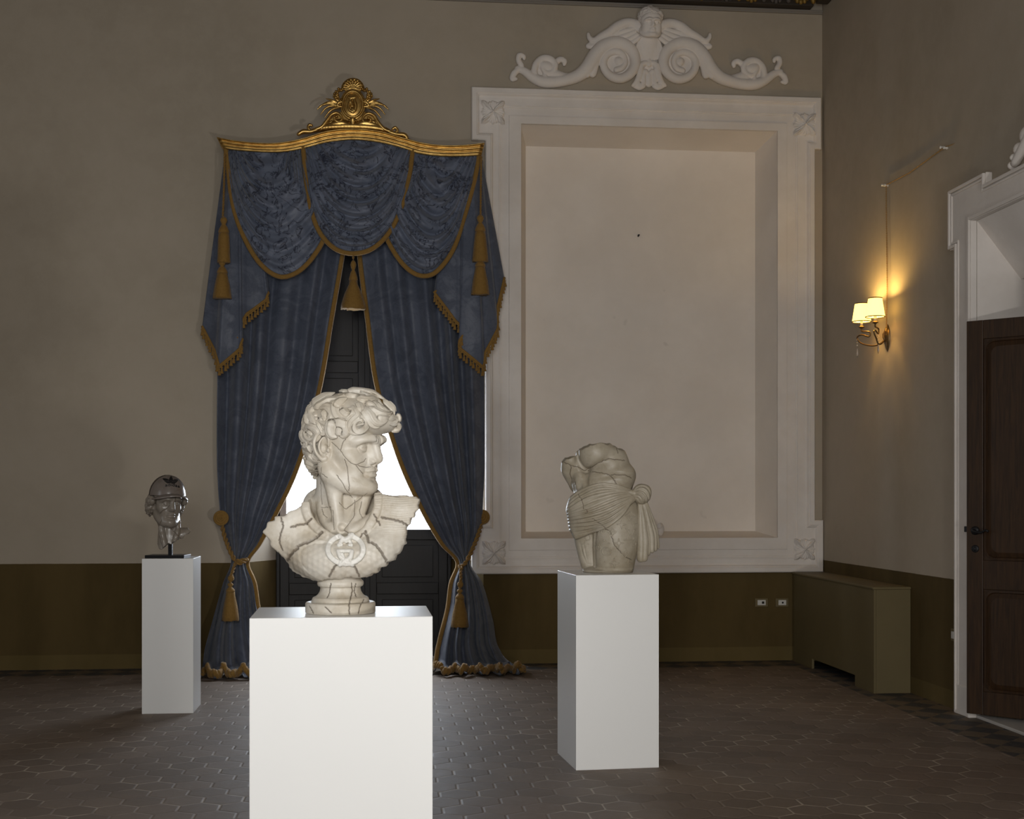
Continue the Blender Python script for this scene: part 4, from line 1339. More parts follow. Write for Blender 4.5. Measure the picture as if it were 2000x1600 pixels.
hung_tassel('gold tassel hanging in the middle below the central swag', 690, YP - 0.03, 494, 508, 547, 603, 0.026, 23, seed=1)
hung_tassel('pair of gold tassels on a cord at the left end of the pelmet', 434, YP - 0.06, 300, 507, 533, 582, 0.032, 17, [(439, 300), (437, 380), (433, 480)], 2, (437, 424, 455, 513, 12))
hung_tassel('pair of gold tassels on a cord at the right end of the pelmet', 938, YP - 0.06, 305, 497, 520, 575, 0.032, 17, [(940, 305), (939, 380), (938, 480)], 4, (938, 420, 452, 511, 15))


# ---- tiebacks: rosette on the wall, twisted rope round the curtain, tassel
def tieback(label, disc, tie, rope, tas, seed, stand, stem):
    d = at_y(*disc, WALL_Y - stand - stem)
    r = empty('curtain_tieback', (d.x, WALL_Y, d.z)); tag(r, label, 'tieback', 'gold rope tiebacks')
    i = Matrix.Translation(-Vector(r.location))
    def on(o): o.parent = r; o.matrix_parent_inverse = i; return o
    M = Matrix.Rotation(math.pi / 2, 3, 'X')
    m = MB(); m.lathe([(0.022, 0.0), (0.022, stem), (0.064, stem + 0.002), (0.068, stem + 0.012), (0.062, stem + 0.022), (0.053, stem + 0.016), (0.047, stem + 0.024), (0.041, stem + 0.030), (0.034, stem + 0.022), (0.028, stem + 0.028), (0.021, stem + 0.036), (0.015, stem + 0.030), (0.011, stem + 0.038), (0.004, stem + 0.046)], (d.x, WALL_Y - stand, d.z), 32, M)
    on(m.build('rosette', MAT['trim'], None, True))
    pts = [at_y(a, b, y) for a, b, y in rope]
    m = MB(); twist(m, pts, 0.019, 0.10, 12)
    lp = [at_y(a, b, y) for a, b, y in tie]
    twist(m, lp, 0.017, 0.09, 12)
    on(m.build('rope', MAT['trim'], None, True))
    px, Yt, yc, yh, ys_, yb, sk = tas
    c = cpt(px, yh, Yt)
    m = MB(); twist(m, [at_y(tie[-1][0], tie[-1][1], tie[-1][2]), cpt(px + 2, yc + 14, Yt), Vector((c.x, Yt, c.z))], 0.014, 0.07, 12)
    m.ball(cpt(px + 1, yh - 8, Yt), (0.028, 0.024, 0.03), 12)
    on(m.build('cord', MAT['trim'], None, True))
    m = MB(); tassel_mesh(m, (c.x, Yt), 0.027, sk / 225.0, c.z, cpt(px, ys_, Yt).z, cpt(px, yb, Yt).z, seed); on(m.build('tassel', MAT['trim'], None, True))


tieback('gold rope tieback with rosette and tassel holding the left curtain', (432, 1012),
        [(459, 1096, 11.58), (470, 1095, 11.57), (483, 1094, 11.62), (470, 1100, 11.56), (460, 1100, 11.57)],
        [(432, 1020, 11.67), (438, 1045, 11.72), (449, 1075, 11.62), (459, 1096, 11.58)], (450, 11.50, 1110, 1138, 1155, 1211, 16), 5, 0.003, 0.25)
tieback('gold rope tieback with rosette and tassel holding the right curtain', (942, 1010),
        [(912, 1096, 11.58), (905, 1104, 11.57), (897, 1106, 11.62), (902, 1110, 11.56), (900, 1112, 11.57)],
        [(942, 1018, 11.84), (934, 1045, 11.72), (922, 1075, 11.62), (912, 1096, 11.58)], (898, 11.50, 1118, 1150, 1168, 1224, 17), 6, 0.064, 0.05)


# ---- jabots with tasselled fringe: a pleated tail whose slanting hem reads as a zigzag
def jabot(label, hem, tops, seed):
    """hem: (px, py, Y) corners from the inside to the outside; tops: px at the pelmet for each corner"""
    H = np.array([list(at_y(a, b, y)) for a, b, y in hem]); T = np.array([list(at_y(tx, 296, 0.5 * (y + YP + 0.09))) for (a, b, y), tx in zip(hem, tops)])
    n = len(hem); per = 12; NT_ = 60
    rows_h, rows_t = [], []
    for k in range(n - 1):
        for q in range(per):
            f = q / per; ff = f * f * (3 - 2 * f) if False else f
            rows_h.append(H[k] * (1 - ff) + H[k + 1] * ff); rows_t.append(T[k] * (1 - ff) + T[k + 1] * ff)
    rows_h.append(H[-1]); rows_t.append(T[-1])
    Hh, Tt = np.array(rows_h), np.array(rows_t)
    t = np.linspace(0, 1, NT_)[None, :, None]
    P = Tt[:, None, :] * (1 - t) + Hh[:, None, :] * t
    s = np.linspace(0, 1, len(Hh))[:, None]; tt = t[..., 0]
    P[..., 1] -= 0.012 * np.sin(math.pi * np.arange(len(Hh))[:, None] / per) * tt + 0.006 * np.sin(9 * s + 5 * tt)
    bow = np.sin(math.pi * tt) * 0.02
    P[..., 1] -= bow
    r = empty('curtain_jabot', tuple(H[n // 2])); tag(r, label, 'curtain jabot', 'zigzag tails beside the swags')
    i = Matrix.Translation(-Vector(r.location))
    def on(o): o.parent = r; o.matrix_parent_inverse = i; return o
    on(sheet('jabot_cloth', P, MAT['curtain'], None, 0.005))
    hem3 = P[:, -1]
    seg = np.concatenate([[0], np.cumsum(np.linalg.norm(np.diff(hem3, axis=0), axis=1))])
    band = resample(hem3, 150)
    m = MB(); m.tube([Vector(v) + Vector((0, -0.008, 0.012)) for v in band], 0.012, 7); m.tube([Vector(v) + Vector((0, -0.010, -0.006)) for v in band], 0.007, 6)
    fr = on(m.build('fringe_band', MAT['trim'], None, True))
    k = int(seg[-1] / 0.034)
    pts = resample(hem3, k)
    tm = MB(); tm.lathe([(0.003, 0.004), (0.004, -0.012), (0.011, -0.018), (0.010, -0.026), (0.005, -0.030), (0.010, -0.04), (0.016, -0.070), (0.015, -0.074)], (0, 0, 0), 8)
    first = tm.build('fringe_tassel', MAT['trim'], None, True)
    for q, p in enumerate(pts):
        o = first if q == 0 else first.copy()
        if q: COL.objects.link(o)
        o.parent = fr
        o.location = Vector(p) + Vector((0, -0.012, 0.0)); o.rotation_euler = (0, 0.12 * math.sin(q * 2.1), q)
    return r


jabot('left jabot, a tail with zigzag tasselled fringe below the left swag',
      [(510, 531, 11.735), (497, 556, 11.70), (525, 575, 11.665), (520, 588, 11.655), (482, 616, 11.64), (461, 652, 11.625), (474, 666, 11.60), (468, 684, 11.59), (428, 718, 11.575), (421, 690, 11.64), (395, 640, 11.72)],
      [500, 497, 494, 489, 483, 476, 470, 464, 452, 446, 440], 1)
jabot('right jabot, a tail with zigzag tasselled fringe overlapping the stucco frame',
      [(865, 529, 11.735), (884, 548, 11.70), (848, 574, 11.665), (890, 630, 11.64), (911, 648, 11.63), (897, 668, 11.60), (896, 681, 11.59), (944, 720, 11.575), (948, 690, 11.62), (972, 645, 11.67), (972, 600, 11.72), (985, 545, 11.77)],
      [876, 880, 885, 892, 898, 905, 911, 922, 929, 934, 937, 938], 2)
# ------------------------------------------------------------------ the marble bust on the front pedestal
class Head:
    """maps life-size head coordinates (forward, left, up; eye line at 0) into a sculpture's frame"""
    def __init__(s, centre, yaw, pitch, roll, scale, wide=1.0):
        s.c = np.array(centre, float); s.S = scale; s.W = wide
        y, p, r = math.radians(yaw), math.radians(pitch), math.radians(roll)
        f = np.array([math.sin(y), -math.cos(y), 0.0]); l = np.array([math.cos(y), math.sin(y), 0.0]); u = np.array([0, 0, 1.0])
        f, u = f * math.cos(p) - u * math.sin(p), f * math.sin(p) + u * math.cos(p)
        l, u = l * math.cos(r) + u * math.sin(r), u * math.cos(r) - l * math.sin(r)
        s.R = np.stack([f, l, u], 1)           # columns

    def __call__(s, f, l, u): return s.c + s.R @ (np.array([f, l * s.W, u]) * s.S)

    def ell(s, v, c, r, k=0.0, op='add'): v.ell(s(*c), np.array(r) * np.array([1, s.W, 1]) * s.S, k * s.S, s.R, op)
    def tube(s, v, pts, r, k=0.0, op='add', n=None):
        P = np.array([s(*p) for p in pts])
        v.tube(P, np.atleast_1d(r) * s.S, k * s.S, op, n)


    def on(s, v, l, u, lift=0.0):              # the point of the surface in front of (left, up)
        f = np.arange(0.14, 0.02, -0.0008)
        P = s.c + (s.R @ (np.stack([f, 0 * f + l * s.W, 0 * f + u]) * s.S)).T
        q = v.sample(P); i = np.argmax(q < 0)
        return P[i] + s.R[:, 0] * lift * s.S

    def line(s, v, lu, depth, w, n=16):
        q = spline(lu, n)
        v.groove(np.array([s.on(v, a, b) for a, b in q]), np.atleast_1d(depth) * s.S, w * s.S)


def sculpt_head(v, H, brow=1.0, ears=True, lip=1.0, jaw=1.0):
    E, T = lambda *a, **k: H.ell(v, *a, **k), lambda *a, **k: H.tube(v, *a, **k)
    E((0.000, 0, 0.052), (0.085, 0.076, 0.078))
    E((0.026, 0, -0.005), (0.063, 0.065, 0.072), k=0.03)
    E((0.050, 0, -0.052), (0.042, 0.043 * jaw, 0.050), k=0.025)                 # muzzle
    for q in (-1, 1):
        T([(-0.004, q * 0.060 * jaw, -0.040), (0.012, q * 0.056 * jaw, -0.068 * jaw ** 0.4), (0.045, q * 0.040 * jaw, -0.088), (0.080, q * 0.012 * jaw, -0.094)], [0.017, 0.016, 0.014, 0.013], k=0.024, n=9)
        E((0.048, q * 0.047, -0.022), (0.026, 0.020, 0.020), k=0.022)    # cheekbone
        E((0.055, q * 0.035 * jaw, -0.050), (0.022, 0.020, 0.026), k=0.022)    # cheek
        E((0.030, q * 0.052, 0.030), (0.040, 0.022, 0.030), k=0.02)      # temple
    E((0.080, 0, -0.094), (0.0185, 0.021, 0.0165), k=0.018)               # chin
    E((0.064, 0, 0.045), (0.034, 0.054, 0.036), k=0.025)                  # forehead
    for q in (-1, 1):                                                     # brow ridge
        T([(0.1000, q * 0.009, 0.0190), (0.0990, q * 0.024, 0.0195), (0.0890, q * 0.040, 0.0185), (0.066, q * 0.054, 0.011)], [0.0090, 0.0100, 0.0088, 0.006], k=0.012, n=9)
    for q in (-1, 1):                                                     # eye sockets, balls and lids
        E((0.1040, q * 0.0335, -0.0010), (0.0275, 0.0225, 0.0135), k=0.010, op='sub')
        E((0.1005, q * 0.0195, 0.002), (0.020, 0.0085, 0.011), k=0.008, op='sub')
        c = np.array((0.0735, q * 0.0300, -0.0010)); r = 0.0150
        E(tuple(c), (r, r, r), k=0.0015)
        def lid(up, rr, tilt=0.0):
            pts = []
            for t in np.linspace(-1, 1, 11):
                th = t * 0.98 + 0.10; el = up * (1 - abs(t) ** 2.2) - 0.02 + tilt * t
                pts.append(tuple(c + rr * np.array([math.cos(th) * math.cos(el), q * math.sin(th), math.sin(el)])))
            return pts
        G = lambda pts, dep, w, n=20: v.groove(np.array([H(*p) for p in pts]), np.atleast_1d(dep) * H.S, w * H.S, n)
        G(lid(0.40, r), [-0.0012, -0.0034, -0.0038, -0.0034, -0.0016], 0.0021)
        G(lid(-0.40, r), [-0.0012, -0.0026, -0.0028, -0.0026, -0.0012], 0.0020)
        G(lid(0.78, r + 0.001), [-0.0005, -0.0020, -0.0022, -0.0020, -0.0005], 0.0035)
        G(lid(0.62, r + 0.002), [0.0004, 0.0016, 0.0016, 0.0012, 0.0004], 0.0013)
    # nose
    T([(0.0965, 0, 0.014), (0.1000, 0, -0.004), (0.1060, 0, -0.021), (0.1085, 0, -0.0275)], [0.0085, 0.0078, 0.0080, 0.0082], k=0.009, n=10)
    T([(0.082, 0, -0.002), (0.090, 0, -0.026)], [0.011, 0.0135], k=0.010, n=6)
    for q in (-1, 1):
        E((0.0955, q * 0.0118, -0.0325), (0.0110, 0.0064, 0.0070), k=0.005)
        E((0.0985, q * 0.0070, -0.0395), (0.0080, 0.0038, 0.0042), k=0.003, op='sub')
    T([(0.104, 0, -0.036), (0.098, 0, -0.042)], [0.0045, 0.004], k=0.005)
    # mouth
    for q in (-1, 1):
        T([(0.0960, q * 0.0035, -0.0520), (0.0925, q * 0.011, -0.0538), (0.0815, q * 0.0225, -0.0600)], [0.0048 * lip, 0.0046 * lip, 0.0022], k=0.007, n=8)
        T([(0.0935, q * 0.001, -0.0662), (0.0900, q * 0.011, -0.0652), (0.0810, q * 0.0210, -0.0612)], [0.0060 * lip, 0.0054 * lip, 0.002], k=0.006, n=8)
    H.line(v, [(-0.0250, -0.0622), (-0.0120, -0.0592), (0, -0.0598), (0.0120, -0.0592), (0.0250, -0.0622)], [0.0015, 0.0036, 0.0030, 0.0036, 0.0015], 0.0020, 24)
    for q in (-1, 1):
        H.line(v, [(q * 0.0255, -0.0590), (q * 0.0262, -0.0665)], 0.0024, 0.0035, 5)
        H.line(v, [(q * 0.017, -0.036), (q * 0.0195, -0.030), (q * 0.0175, -0.024)], [0.0006, 0.0020, 0.0004], 0.0022, 8)
        H.line(v, [(q * 0.020, -0.036), (q * 0.0275, -0.050)], 0.0010, 0.0040, 6)
    H.line(v, [(0, -0.0425), (0, -0.0500)], 0.0016, 0.0030, 6)
    H.line(v, [(-0.015, -0.0745), (0, -0.0762), (0.015, -0.0745)], [0.0015, 0.0045, 0.0015], 0.0075, 9)
    if brow:                                                              # knitted brow
        for q in (-1, 1):
            T([(0.1020, q * 0.0110, 0.0180), (0.0985, q * 0.0115, 0.0320)], [0.0075 * brow, 0.004], k=0.007)
        for q in (-1, 1):
            H.line(v, [(q * 0.0050, 0.0110), (q * 0.0055, 0.0230), (q * 0.0075, 0.0350)], [0.0010, 0.0030 * brow, 0.0005], 0.0026, 10)
            H.line(v, [(q * 0.0190, 0.0120), (q * 0.0200, 0.0280), (q * 0.0230, 0.0370)], [0.0002, 0.0012 * brow, 0.0003], 0.0030, 10)
            H.line(v, [(q * 0.008, 0.0300), (q * 0.030, 0.0345), (q * 0.045, 0.0290)], [0.0004, 0.0016 * brow, 0.0003], 0.0040, 12)
        H.line(v, [(-0.012, 0.0085), (0, 0.0070), (0.012, 0.0085)], [0.001, 0.0030, 0.001], 0.0030, 9)
    if ears:
        for q in (-1, 1):
            def e(x, z, o): return (0.001 + x * 1.1, q * (0.0735 + o), -0.005 + z * 1.08)
            E(e(0.0, 0.0, -0.002), (0.016, 0.007, 0.030), k=0.006)
            T([e(0.012, 0.006, 0.004), e(0.013, 0.022, 0.007), e(0.003, 0.034, 0.010), e(-0.011, 0.031, 0.013), e(-0.018, 0.016, 0.015), e(-0.017, 0.0, 0.015), e(-0.011, -0.014, 0.012), e(-0.001, -0.025, 0.008)],
              [0.0028, 0.0034, 0.0038, 0.0040, 0.0038, 0.0034, 0.0034, 0.0055], k=0.002, n=26)
            T([e(-0.002, 0.024, 0.005), e(-0.009, 0.012, 0.008), e(-0.009, -0.002, 0.009), e(-0.002, -0.013, 0.006), e(0.006, -0.012, 0.005)], [0.002, 0.003, 0.0032, 0.003, 0.0025], k=0.002, n=16)
            E(e(0.003, -0.023, 0.005), (0.0075, 0.0055, 0.0075), k=0.004)
            E(e(0.003, 0.001, 0.006), (0.0075, 0.007, 0.0095), k=0.003, op='sub')
            v.groove(np.array([H(*e(*p)) for p in ((-0.009, 0.024, 0.010), (-0.0125, 0.008, 0.012), (-0.011, -0.008, 0.011))]), 0.0022 * H.S, 0.0020 * H.S, 10)
            E(e(0.0115, -0.004, 0.004), (0.0035, 0.004, 0.0055), k=0.003)


def lock(v, P, r, k, strands=3, view=None, seed=0, trench=0.0):
    """a carved lock of hair: parallel tapered strands along a surface line"""
    n = len(P); P = P.copy()
    for _ in range(3): P[1:-1] = 0.25 * P[:-2] + 0.5 * P[1:-1] + 0.25 * P[2:]
    T = np.gradient(P, axis=0); T /= np.linalg.norm(T, axis=1)[:, None] + 1e-9
    nrm = view / (np.linalg.norm(view, axis=1)[:, None] + 1e-9)
    for _ in range(3): nrm[1:-1] = 0.25 * nrm[:-2] + 0.5 * nrm[1:-1] + 0.25 * nrm[2:]
    side = np.cross(T, nrm); side /= np.linalg.norm(side, axis=1)[:, None] + 1e-9
    t = np.linspace(0, 1, n); taper = np.interp(t, [0, 0.14, 0.6, 1], [0.40, 1, 0.92, 0.18])
    ph = seed * 1.7
    if trench:
        for i in range(n - 1): v.cap(P[i] + nrm[i] * r * 0.15, P[i + 1] + nrm[i + 1] * r * 0.15, r * taper[i] * trench, r * taper[i + 1] * trench, 0.002, 'sub')
    for q in range(strands):
        o = (2.0 * q / (strands - 1) - 1) if strands > 1 else 0
        lift = 0.34 * (1 - o * o) + 0.10 * math.sin(ph + q * 2.3)
        rr = r * taper * (0.37 if strands > 3 else 0.46 if strands > 2 else 0.6)
        Q = P + side * (0.78 * o * r * taper)[:, None] + nrm * (lift * r * taper)[:, None]
        for i in range(n - 1): v.cap(Q[i], Q[i + 1], rr[i], rr[i + 1], k)


def scatter_locks(v, base, H, n, seed, keep, r0, r1, centre=(-0.02, 0, 0.03), lift=0.0):
    """S-shaped locks all over a smooth mass of hair"""
    rs = np.random.RandomState(seed); c0 = H(*centre)
    for q in range(n):
        a, b = rs.uniform(0, 2 * math.pi), rs.uniform(-0.75, 0.99)
        d = H.R @ np.array([math.cos(a) * math.sqrt(1 - b * b), math.sin(a) * math.sqrt(1 - b * b), b])
        tang = np.cross(d, [0, 0, 1.0]); tang /= np.linalg.norm(tang) + 1e-9; dn = np.cross(d, tang); dn *= -np.sign(dn[2] + 1e-9)
        ph, cv = rs.uniform(0, 6.28), rs.uniform(0.7, 1.7)
        pos = d.copy(); P = []
        for t in range(14):
            ang = ph * 0.2 + cv * math.sin(t * 0.5 + ph)
            pos = pos + 0.062 * (dn * math.cos(ang) + tang * math.sin(ang)); pos /= np.linalg.norm(pos)
            rr = np.arange(0.02, 0.26, 0.002); f = base.sample(c0 + pos * rr[:, None]); i = np.argmax(f > 0)
            P.append(c0 + pos * (rr[i] + lift))
        P = np.array(P)
        loc = (P - H.c) @ H.R / H.S
        ok = [keep(*x) for x in loc]
        m = 0
        while m < len(ok) and ok[m]: m += 1
        if m < 6: continue
        P = P[:m]
        lock(v, P, rs.uniform(r0, r1), 0.002, 4, P - c0, q, 1.06)


SPB = Spot(665, 1197, 1.10)
bust = SPB.root('marble_bust'); tag(bust, 'cracked white marble bust of a curly haired youth looking right, round emblem on chest', 'bust')
HB = Head(SPB.pt(665, 874, 0.03), 66, 2.0, 0, 1.58)

vf = Vol((-0.16, -0.18, 0.26), (0.19, 0.18, 0.82), 0.0017)
sculpt_head(vf, HB)
# neck with the strap muscles, collar bones and chest inside the neckline
L = SPB.pt
vf.tube([L(662, 905, 0.060), L(659, 945, 0.066), L(664, 1000, 0.07), L(668, 1040, 0.075)], [0.078, 0.079, 0.088, 0.11], k=0.014, n=10)
vf.tube([L(688, 962, 0.045), L(684, 1000, 0.035), L(672, 1036, 0.0)], [0.055, 0.055, 0.06], k=0.02, n=8)
vf.ell(L(668, 1048, 0.07), (0.165, 0.115, 0.075), k=0.05)
vf.tube([L(641, 900, -0.045), L(650, 950, -0.040), L(658, 1000, -0.050), L(664, 1038, -0.070)], [0.020, 0.024, 0.020, 0.013], k=0.022, n=12)
vf.tube([L(676, 975, -0.015), L(674, 1005, -0.030), L(668, 1036, -0.068)], [0.016, 0.014, 0.009], k=0.018, n=8)
vf.tube([L(716, 965, 0.01), L(700, 1005, -0.02), L(680, 1036, -0.065)], [0.020, 0.019, 0.011], k=0.020, n=8)
vf.tube([L(627, 985, 0.03), L(634, 1012, -0.02), L(650, 1036, -0.062)], [0.014, 0.017, 0.013], k=0.016, n=8)
vf.tube([L(686, 1038, -0.070), L(712, 1022, -0.045), L(735, 1002, 0.0)], [0.014, 0.013, 0.012], k=0.016, n=8)
vf.tube([L(642, 968, 0.06), L(614, 992, 0.08)], [0.035, 0.035], k=0.02); vf.tube([L(700, 950, 0.06), L(722, 985, 0.08)], [0.05, 0.045], k=0.03)
vf.ell(L(669, 1030, -0.085), (0.016, 0.02, 0.014), k=0.012, op='sub')
vf.ell(L(640, 1005, -0.055), (0.012, 0.02, 0.022), k=0.014, op='sub')

# hair
vh = Vol((-0.20, -0.22, 0.50), (0.26, 0.24, 0.90), 0.0019)
vb = Vol((-0.20, -0.22, 0.50), (0.26, 0.24, 0.90), 0.004)       # smooth mass that the locks lie on
hair_mass = [((0.006, 0, 0.066), (0.091, 0.088, 0.067)), ((0.050, 0.002, 0.080), (0.066, 0.070, 0.047)), ((0.090, 0.0, 0.072), (0.044, 0.062, 0.026)), ((0.116, 0.0, 0.060), (0.024, 0.046, 0.019)), ((-0.044, 0, 0.012), (0.047, 0.072, 0.058)), ((-0.052, 0, -0.036), (0.033, 0.050, 0.036))]
sculpt_head(vb, HB, 0, False)
for vol, sh in ((vb, 0.0), (vh, -0.0010)):
    for c, r in hair_mass: HB.ell(vol, c, [x + sh for x in r], k=0.03)
locks = [
    (8, [(625, 795), (641, 795), (651, 807), (648, 820), (636, 827), (623, 823)]),
    (9, [(661, 780), (653, 795), (657, 812), (670, 822), (682, 820), (691, 810), (690, 800), (678, 798)]),
    (7, [(669, 799), (675, 807), (684, 806)]),
    (8, [(649, 823), (670, 827), (677, 834), (677, 843), (672, 853), (664, 852)]),
    (9, [(648, 823), (645, 839), (649, 851), (658, 854)]),
    (5, [(664, 836), (660, 846), (666, 850)]),
    (4.5, [(617, 823), (625, 839), (630, 847), (637, 839), (638, 830)]),
    (5.5, [(610, 795), (605, 807), (612, 823), (618, 835), (627, 846)]),
    (6, [(602, 807), (600, 820), (602, 831)]),
    (7.5, [(595, 835), (609, 835), (621, 843), (617, 855), (605, 859), (596, 854), (593, 844)]),
    (6, [(601, 843), (609, 848), (604, 852)]),
    (5, [(591, 841), (588, 851), (593, 861), (601, 862)]),
    (8, [(609, 791), (621, 782), (637, 773), (654, 767)]),
    (7, [(613, 796), (629, 788), (641, 781), (662, 778)]),
    (7, [(654, 795), (662, 785), (678, 777)]),
    (5, [(628, 803), (634, 808), (632, 815), (627, 817)]),
    (5, [(699, 812), (712, 815), (718, 823), (716, 833), (709, 840), (700, 844), (693, 839), (691, 830), (697, 822), (704, 821), (709, 826)]),
    (6, [(688, 792), (695, 803), (698, 810), (684, 823), (681, 835), (687, 846), (699, 849)]),
    (6, [(705, 795), (713, 807), (721, 820), (727, 830), (737, 834), (744, 831)]),
    (7, [(710, 795), (723, 807), (729, 819), (738, 826), (749, 826), (757, 821)]),
    (6.5, [(722, 795), (733, 802), (748, 808), (762, 807), (767, 803)]),
    (6, [(737, 786), (745, 797), (755, 803), (766, 803)]),
    (6, [(749, 781), (761, 793), (768, 800), (771, 810)]),
    (4.5, [(760, 820), (768, 815), (775, 819), (774, 827), (765, 830), (760, 828)]),
    (5, [(776, 808), (781, 815), (780, 823), (776, 826)]),
    (5.5, [(774, 828), (780, 831), (779, 838), (771, 842), (765, 844)]),
    (5.5, [(738, 815), (750, 817), (760, 815)]),
    (7, [(680, 763), (692, 763), (709, 764), (727, 767), (741, 774), (757, 784)]),
    (5, [(705, 765), (713, 770), (725, 773), (741, 776)]),
    (5, [(676, 770), (694, 773), (702, 770)]),
    (7, [(697, 778), (717, 781), (733, 779), (745, 786)]),
    (6, [(699, 786), (704, 796), (705, 806)]),
    (6, [(716, 786), (726, 790), (736, 796)]),
    (5, [(757, 784), (768, 794), (774, 804)]),
    (4.5, [(605, 864), (612, 870), (615, 878), (619, 886), (627, 890), (632, 895)]),
    (5, [(601, 871), (605, 878), (608, 885)]),
    (4.5, [(608, 889), (615, 896), (627, 897)]),
    (6, [(601, 888), (607, 895), (615, 902), (627, 904)]),
    (5.5, [(598, 899), (602, 905), (611, 907), (619, 910)]),
    (5.5, [(599, 907), (605, 914), (615, 914), (622, 910)]),
    (5, [(603, 919), (611, 921), (622, 919)]),
    (5, [(607, 925), (614, 927), (622, 923)]),
    (4.5, [(611, 931), (618, 933), (623, 929)]),
]
pxm = 1 / 508.0
keep_hair = lambda f, l, u: not (f > 0.055 and u < 0.048) and not (f > -0.035 and abs(l) > 0.055 and u < 0.035) and not (u < -0.06)
scatter_locks(vh, vb, HB, 230, 5, keep_hair, 0.009, 0.014, lift=-0.004)
for q, (r, pts) in enumerate(locks):
    n = max(9, int(sum(math.dist(a, b) for a, b in zip(pts[:-1], pts[1:])) / 2.2))
    P = SPB.trace(vb, pts, n, lift=0.005, default=0.03)
    for _ in range(6): P[1:-1, 1] = 0.25 * P[:-2, 1] + 0.5 * P[1:-1, 1] + 0.25 * P[2:, 1]
    view = P - HB(-0.03, 0, 0.03) + np.array([0, -0.10, 0])
    lock(vh, P, r * pxm * 1.08, 0.0016, 5 if r > 6.4 else 4 if r > 4.9 else 3, view, q, 1.10)

# tunic: broken shell of chest and shoulders
vt = Vol((-0.31, -0.22, 0.09), (0.34, 0.22, 0.50), 0.0026)
vt.ell(L(668, 1060, 0.085), (0.265, 0.165, 0.19))
vt.tube([L(628, 975, 0.10), L(585, 1010, 0.06), L(548, 1036, 0.03), L(528, 1044, 0.03)], [0.075, 0.080, 0.062, 0.045], k=0.09, n=8)
vt.tube([L(720, 985, 0.10), L(765, 1005, 0.06), L(805, 1000, 0.055), L(815, 990, 0.055)], [0.080, 0.085, 0.070, 0.065], k=0.09, n=8)
vt.tube([L(600, 1080, -0.03), L(640, 1098, -0.06), L(672, 1095, -0.065), L(715, 1090, -0.05), L(760, 1060, -0.01)], [0.055, 0.05, 0.045, 0.05, 0.05], k=0.06, n=10)
out_px = [(737, 966), (760, 967), (790, 968), (812, 970), (821, 975), (820, 986), (808, 1010), (798, 1026), (794, 1034), (795, 1050), (790, 1066), (783, 1080), (775, 1086), (772, 1092), (757, 1102),
          (742, 1112), (724, 1125), (704, 1129), (690, 1125), (678, 1128), (668, 1131), (655, 1127), (640, 1133), (622, 1137), (602, 1134), (585, 1128), (572, 1120), (562, 1108), (556, 1096), (549, 1084), (540, 1076), (532, 1066), (529, 1056), (520, 1047), (518, 1036), (524, 1024), (540, 1012), (560, 1004), (582, 994), (597, 985), (615, 962), (660, 950)]
op = resample(out_px + out_px[:1], 260); rs = np.random.RandomState(2)
op = op + rs.normal(0, 0.5, op.shape) * ((op[:, 1] > 1040) | (op[:, 0] > 795))[:, None]
pl = np.array([SPB.pt(a, b, -0.02)[[0, 2]] for a, b in op])
gx, gz = np.meshgrid(vt.ax[0], vt.ax[2], indexing='ij')
sd = poly_sd(gx.astype(float), gz.astype(float), pl).astype(np.float32)
Yg = vt.ax[1][None, :, None]
rough = (0.0022 * np.sin(gx * 95 + 3 * np.sin(gz * 70)) + 0.0016 * np.sin(gz * 170 + gx * 60)).astype(np.float32)
chip = np.maximum(0, (Yg + 0.0)) * 0.25                    # broken faces run back inwards
q = sd[:, None, :] + rough[:, None, :] * (1 + 0.6 * np.sin(Yg * 70)) + chip
k = 0.008
hk = np.maximum(k - np.abs(vt.F - q), 0) / k
vt.F = np.maximum(vt.F, q) + hk * hk * k * 0.25
vt.F = np.maximum(vt.F, (Yg - 0.19).astype(np.float32))
# neckline: an open oval cut through the cloth, with a raised band round it
band_px = [(597, 984), (598, 998), (606, 1016), (622, 1034), (645, 1049), (668, 1056), (690, 1052), (712, 1038), (729, 1014), (738, 990), (739, 966)]
BL = SPB.trace(vt, band_px, 40, 0.0)
hole = np.array([SPB.pt(a, b, -0.02)[[0, 2]] for a, b in [(604, 975), (605, 996), (612, 1013), (628, 1030), (648, 1043), (668, 1049), (688, 1045), (707, 1033), (722, 1011), (731, 988), (733, 955), (660, 930), (604, 950), (604, 975)]])
sh = poly_sd(gx.astype(float), gz.astype(float), resample(hole, 90)).astype(np.float32)[:, None, :]
hb = np.maximum(-sh, (Yg - 0.10))
q = -np.maximum(sh, (Yg - 0.13))
vt.F = np.maximum(vt.F, q.astype(np.float32))
for o in (-0.008, 0.0, 0.008):
    Q = BL.copy(); Q[:, 1] -= 0.002
    nrm2 = np.gradient(BL, axis=0); nrm2 = np.stack([-nrm2[:, 2], 0 * nrm2[:, 0], nrm2[:, 0]], 1); nrm2 /= np.linalg.norm(nrm2, axis=1)[:, None]
    vt.tube(Q + nrm2 * o, 0.0085, k=0.004)
back = [L(738, 968, 0.02), L(722, 955, 0.12), L(665, 948, 0.165), L(615, 955, 0.13), L(598, 980, 0.04)]
vt.ell(L(664, 992, 0.125), (0.125, 0.055, 0.055), k=0.03)
vt.tube([L(598, 984, 0.03), L(606, 970, 0.09), L(624, 958, 0.125)], 0.0125, k=0.012, n=10); vt.tube([L(739, 966, 0.02), L(728, 960, 0.09), L(706, 955, 0.125)], 0.0125, k=0.012, n=10)
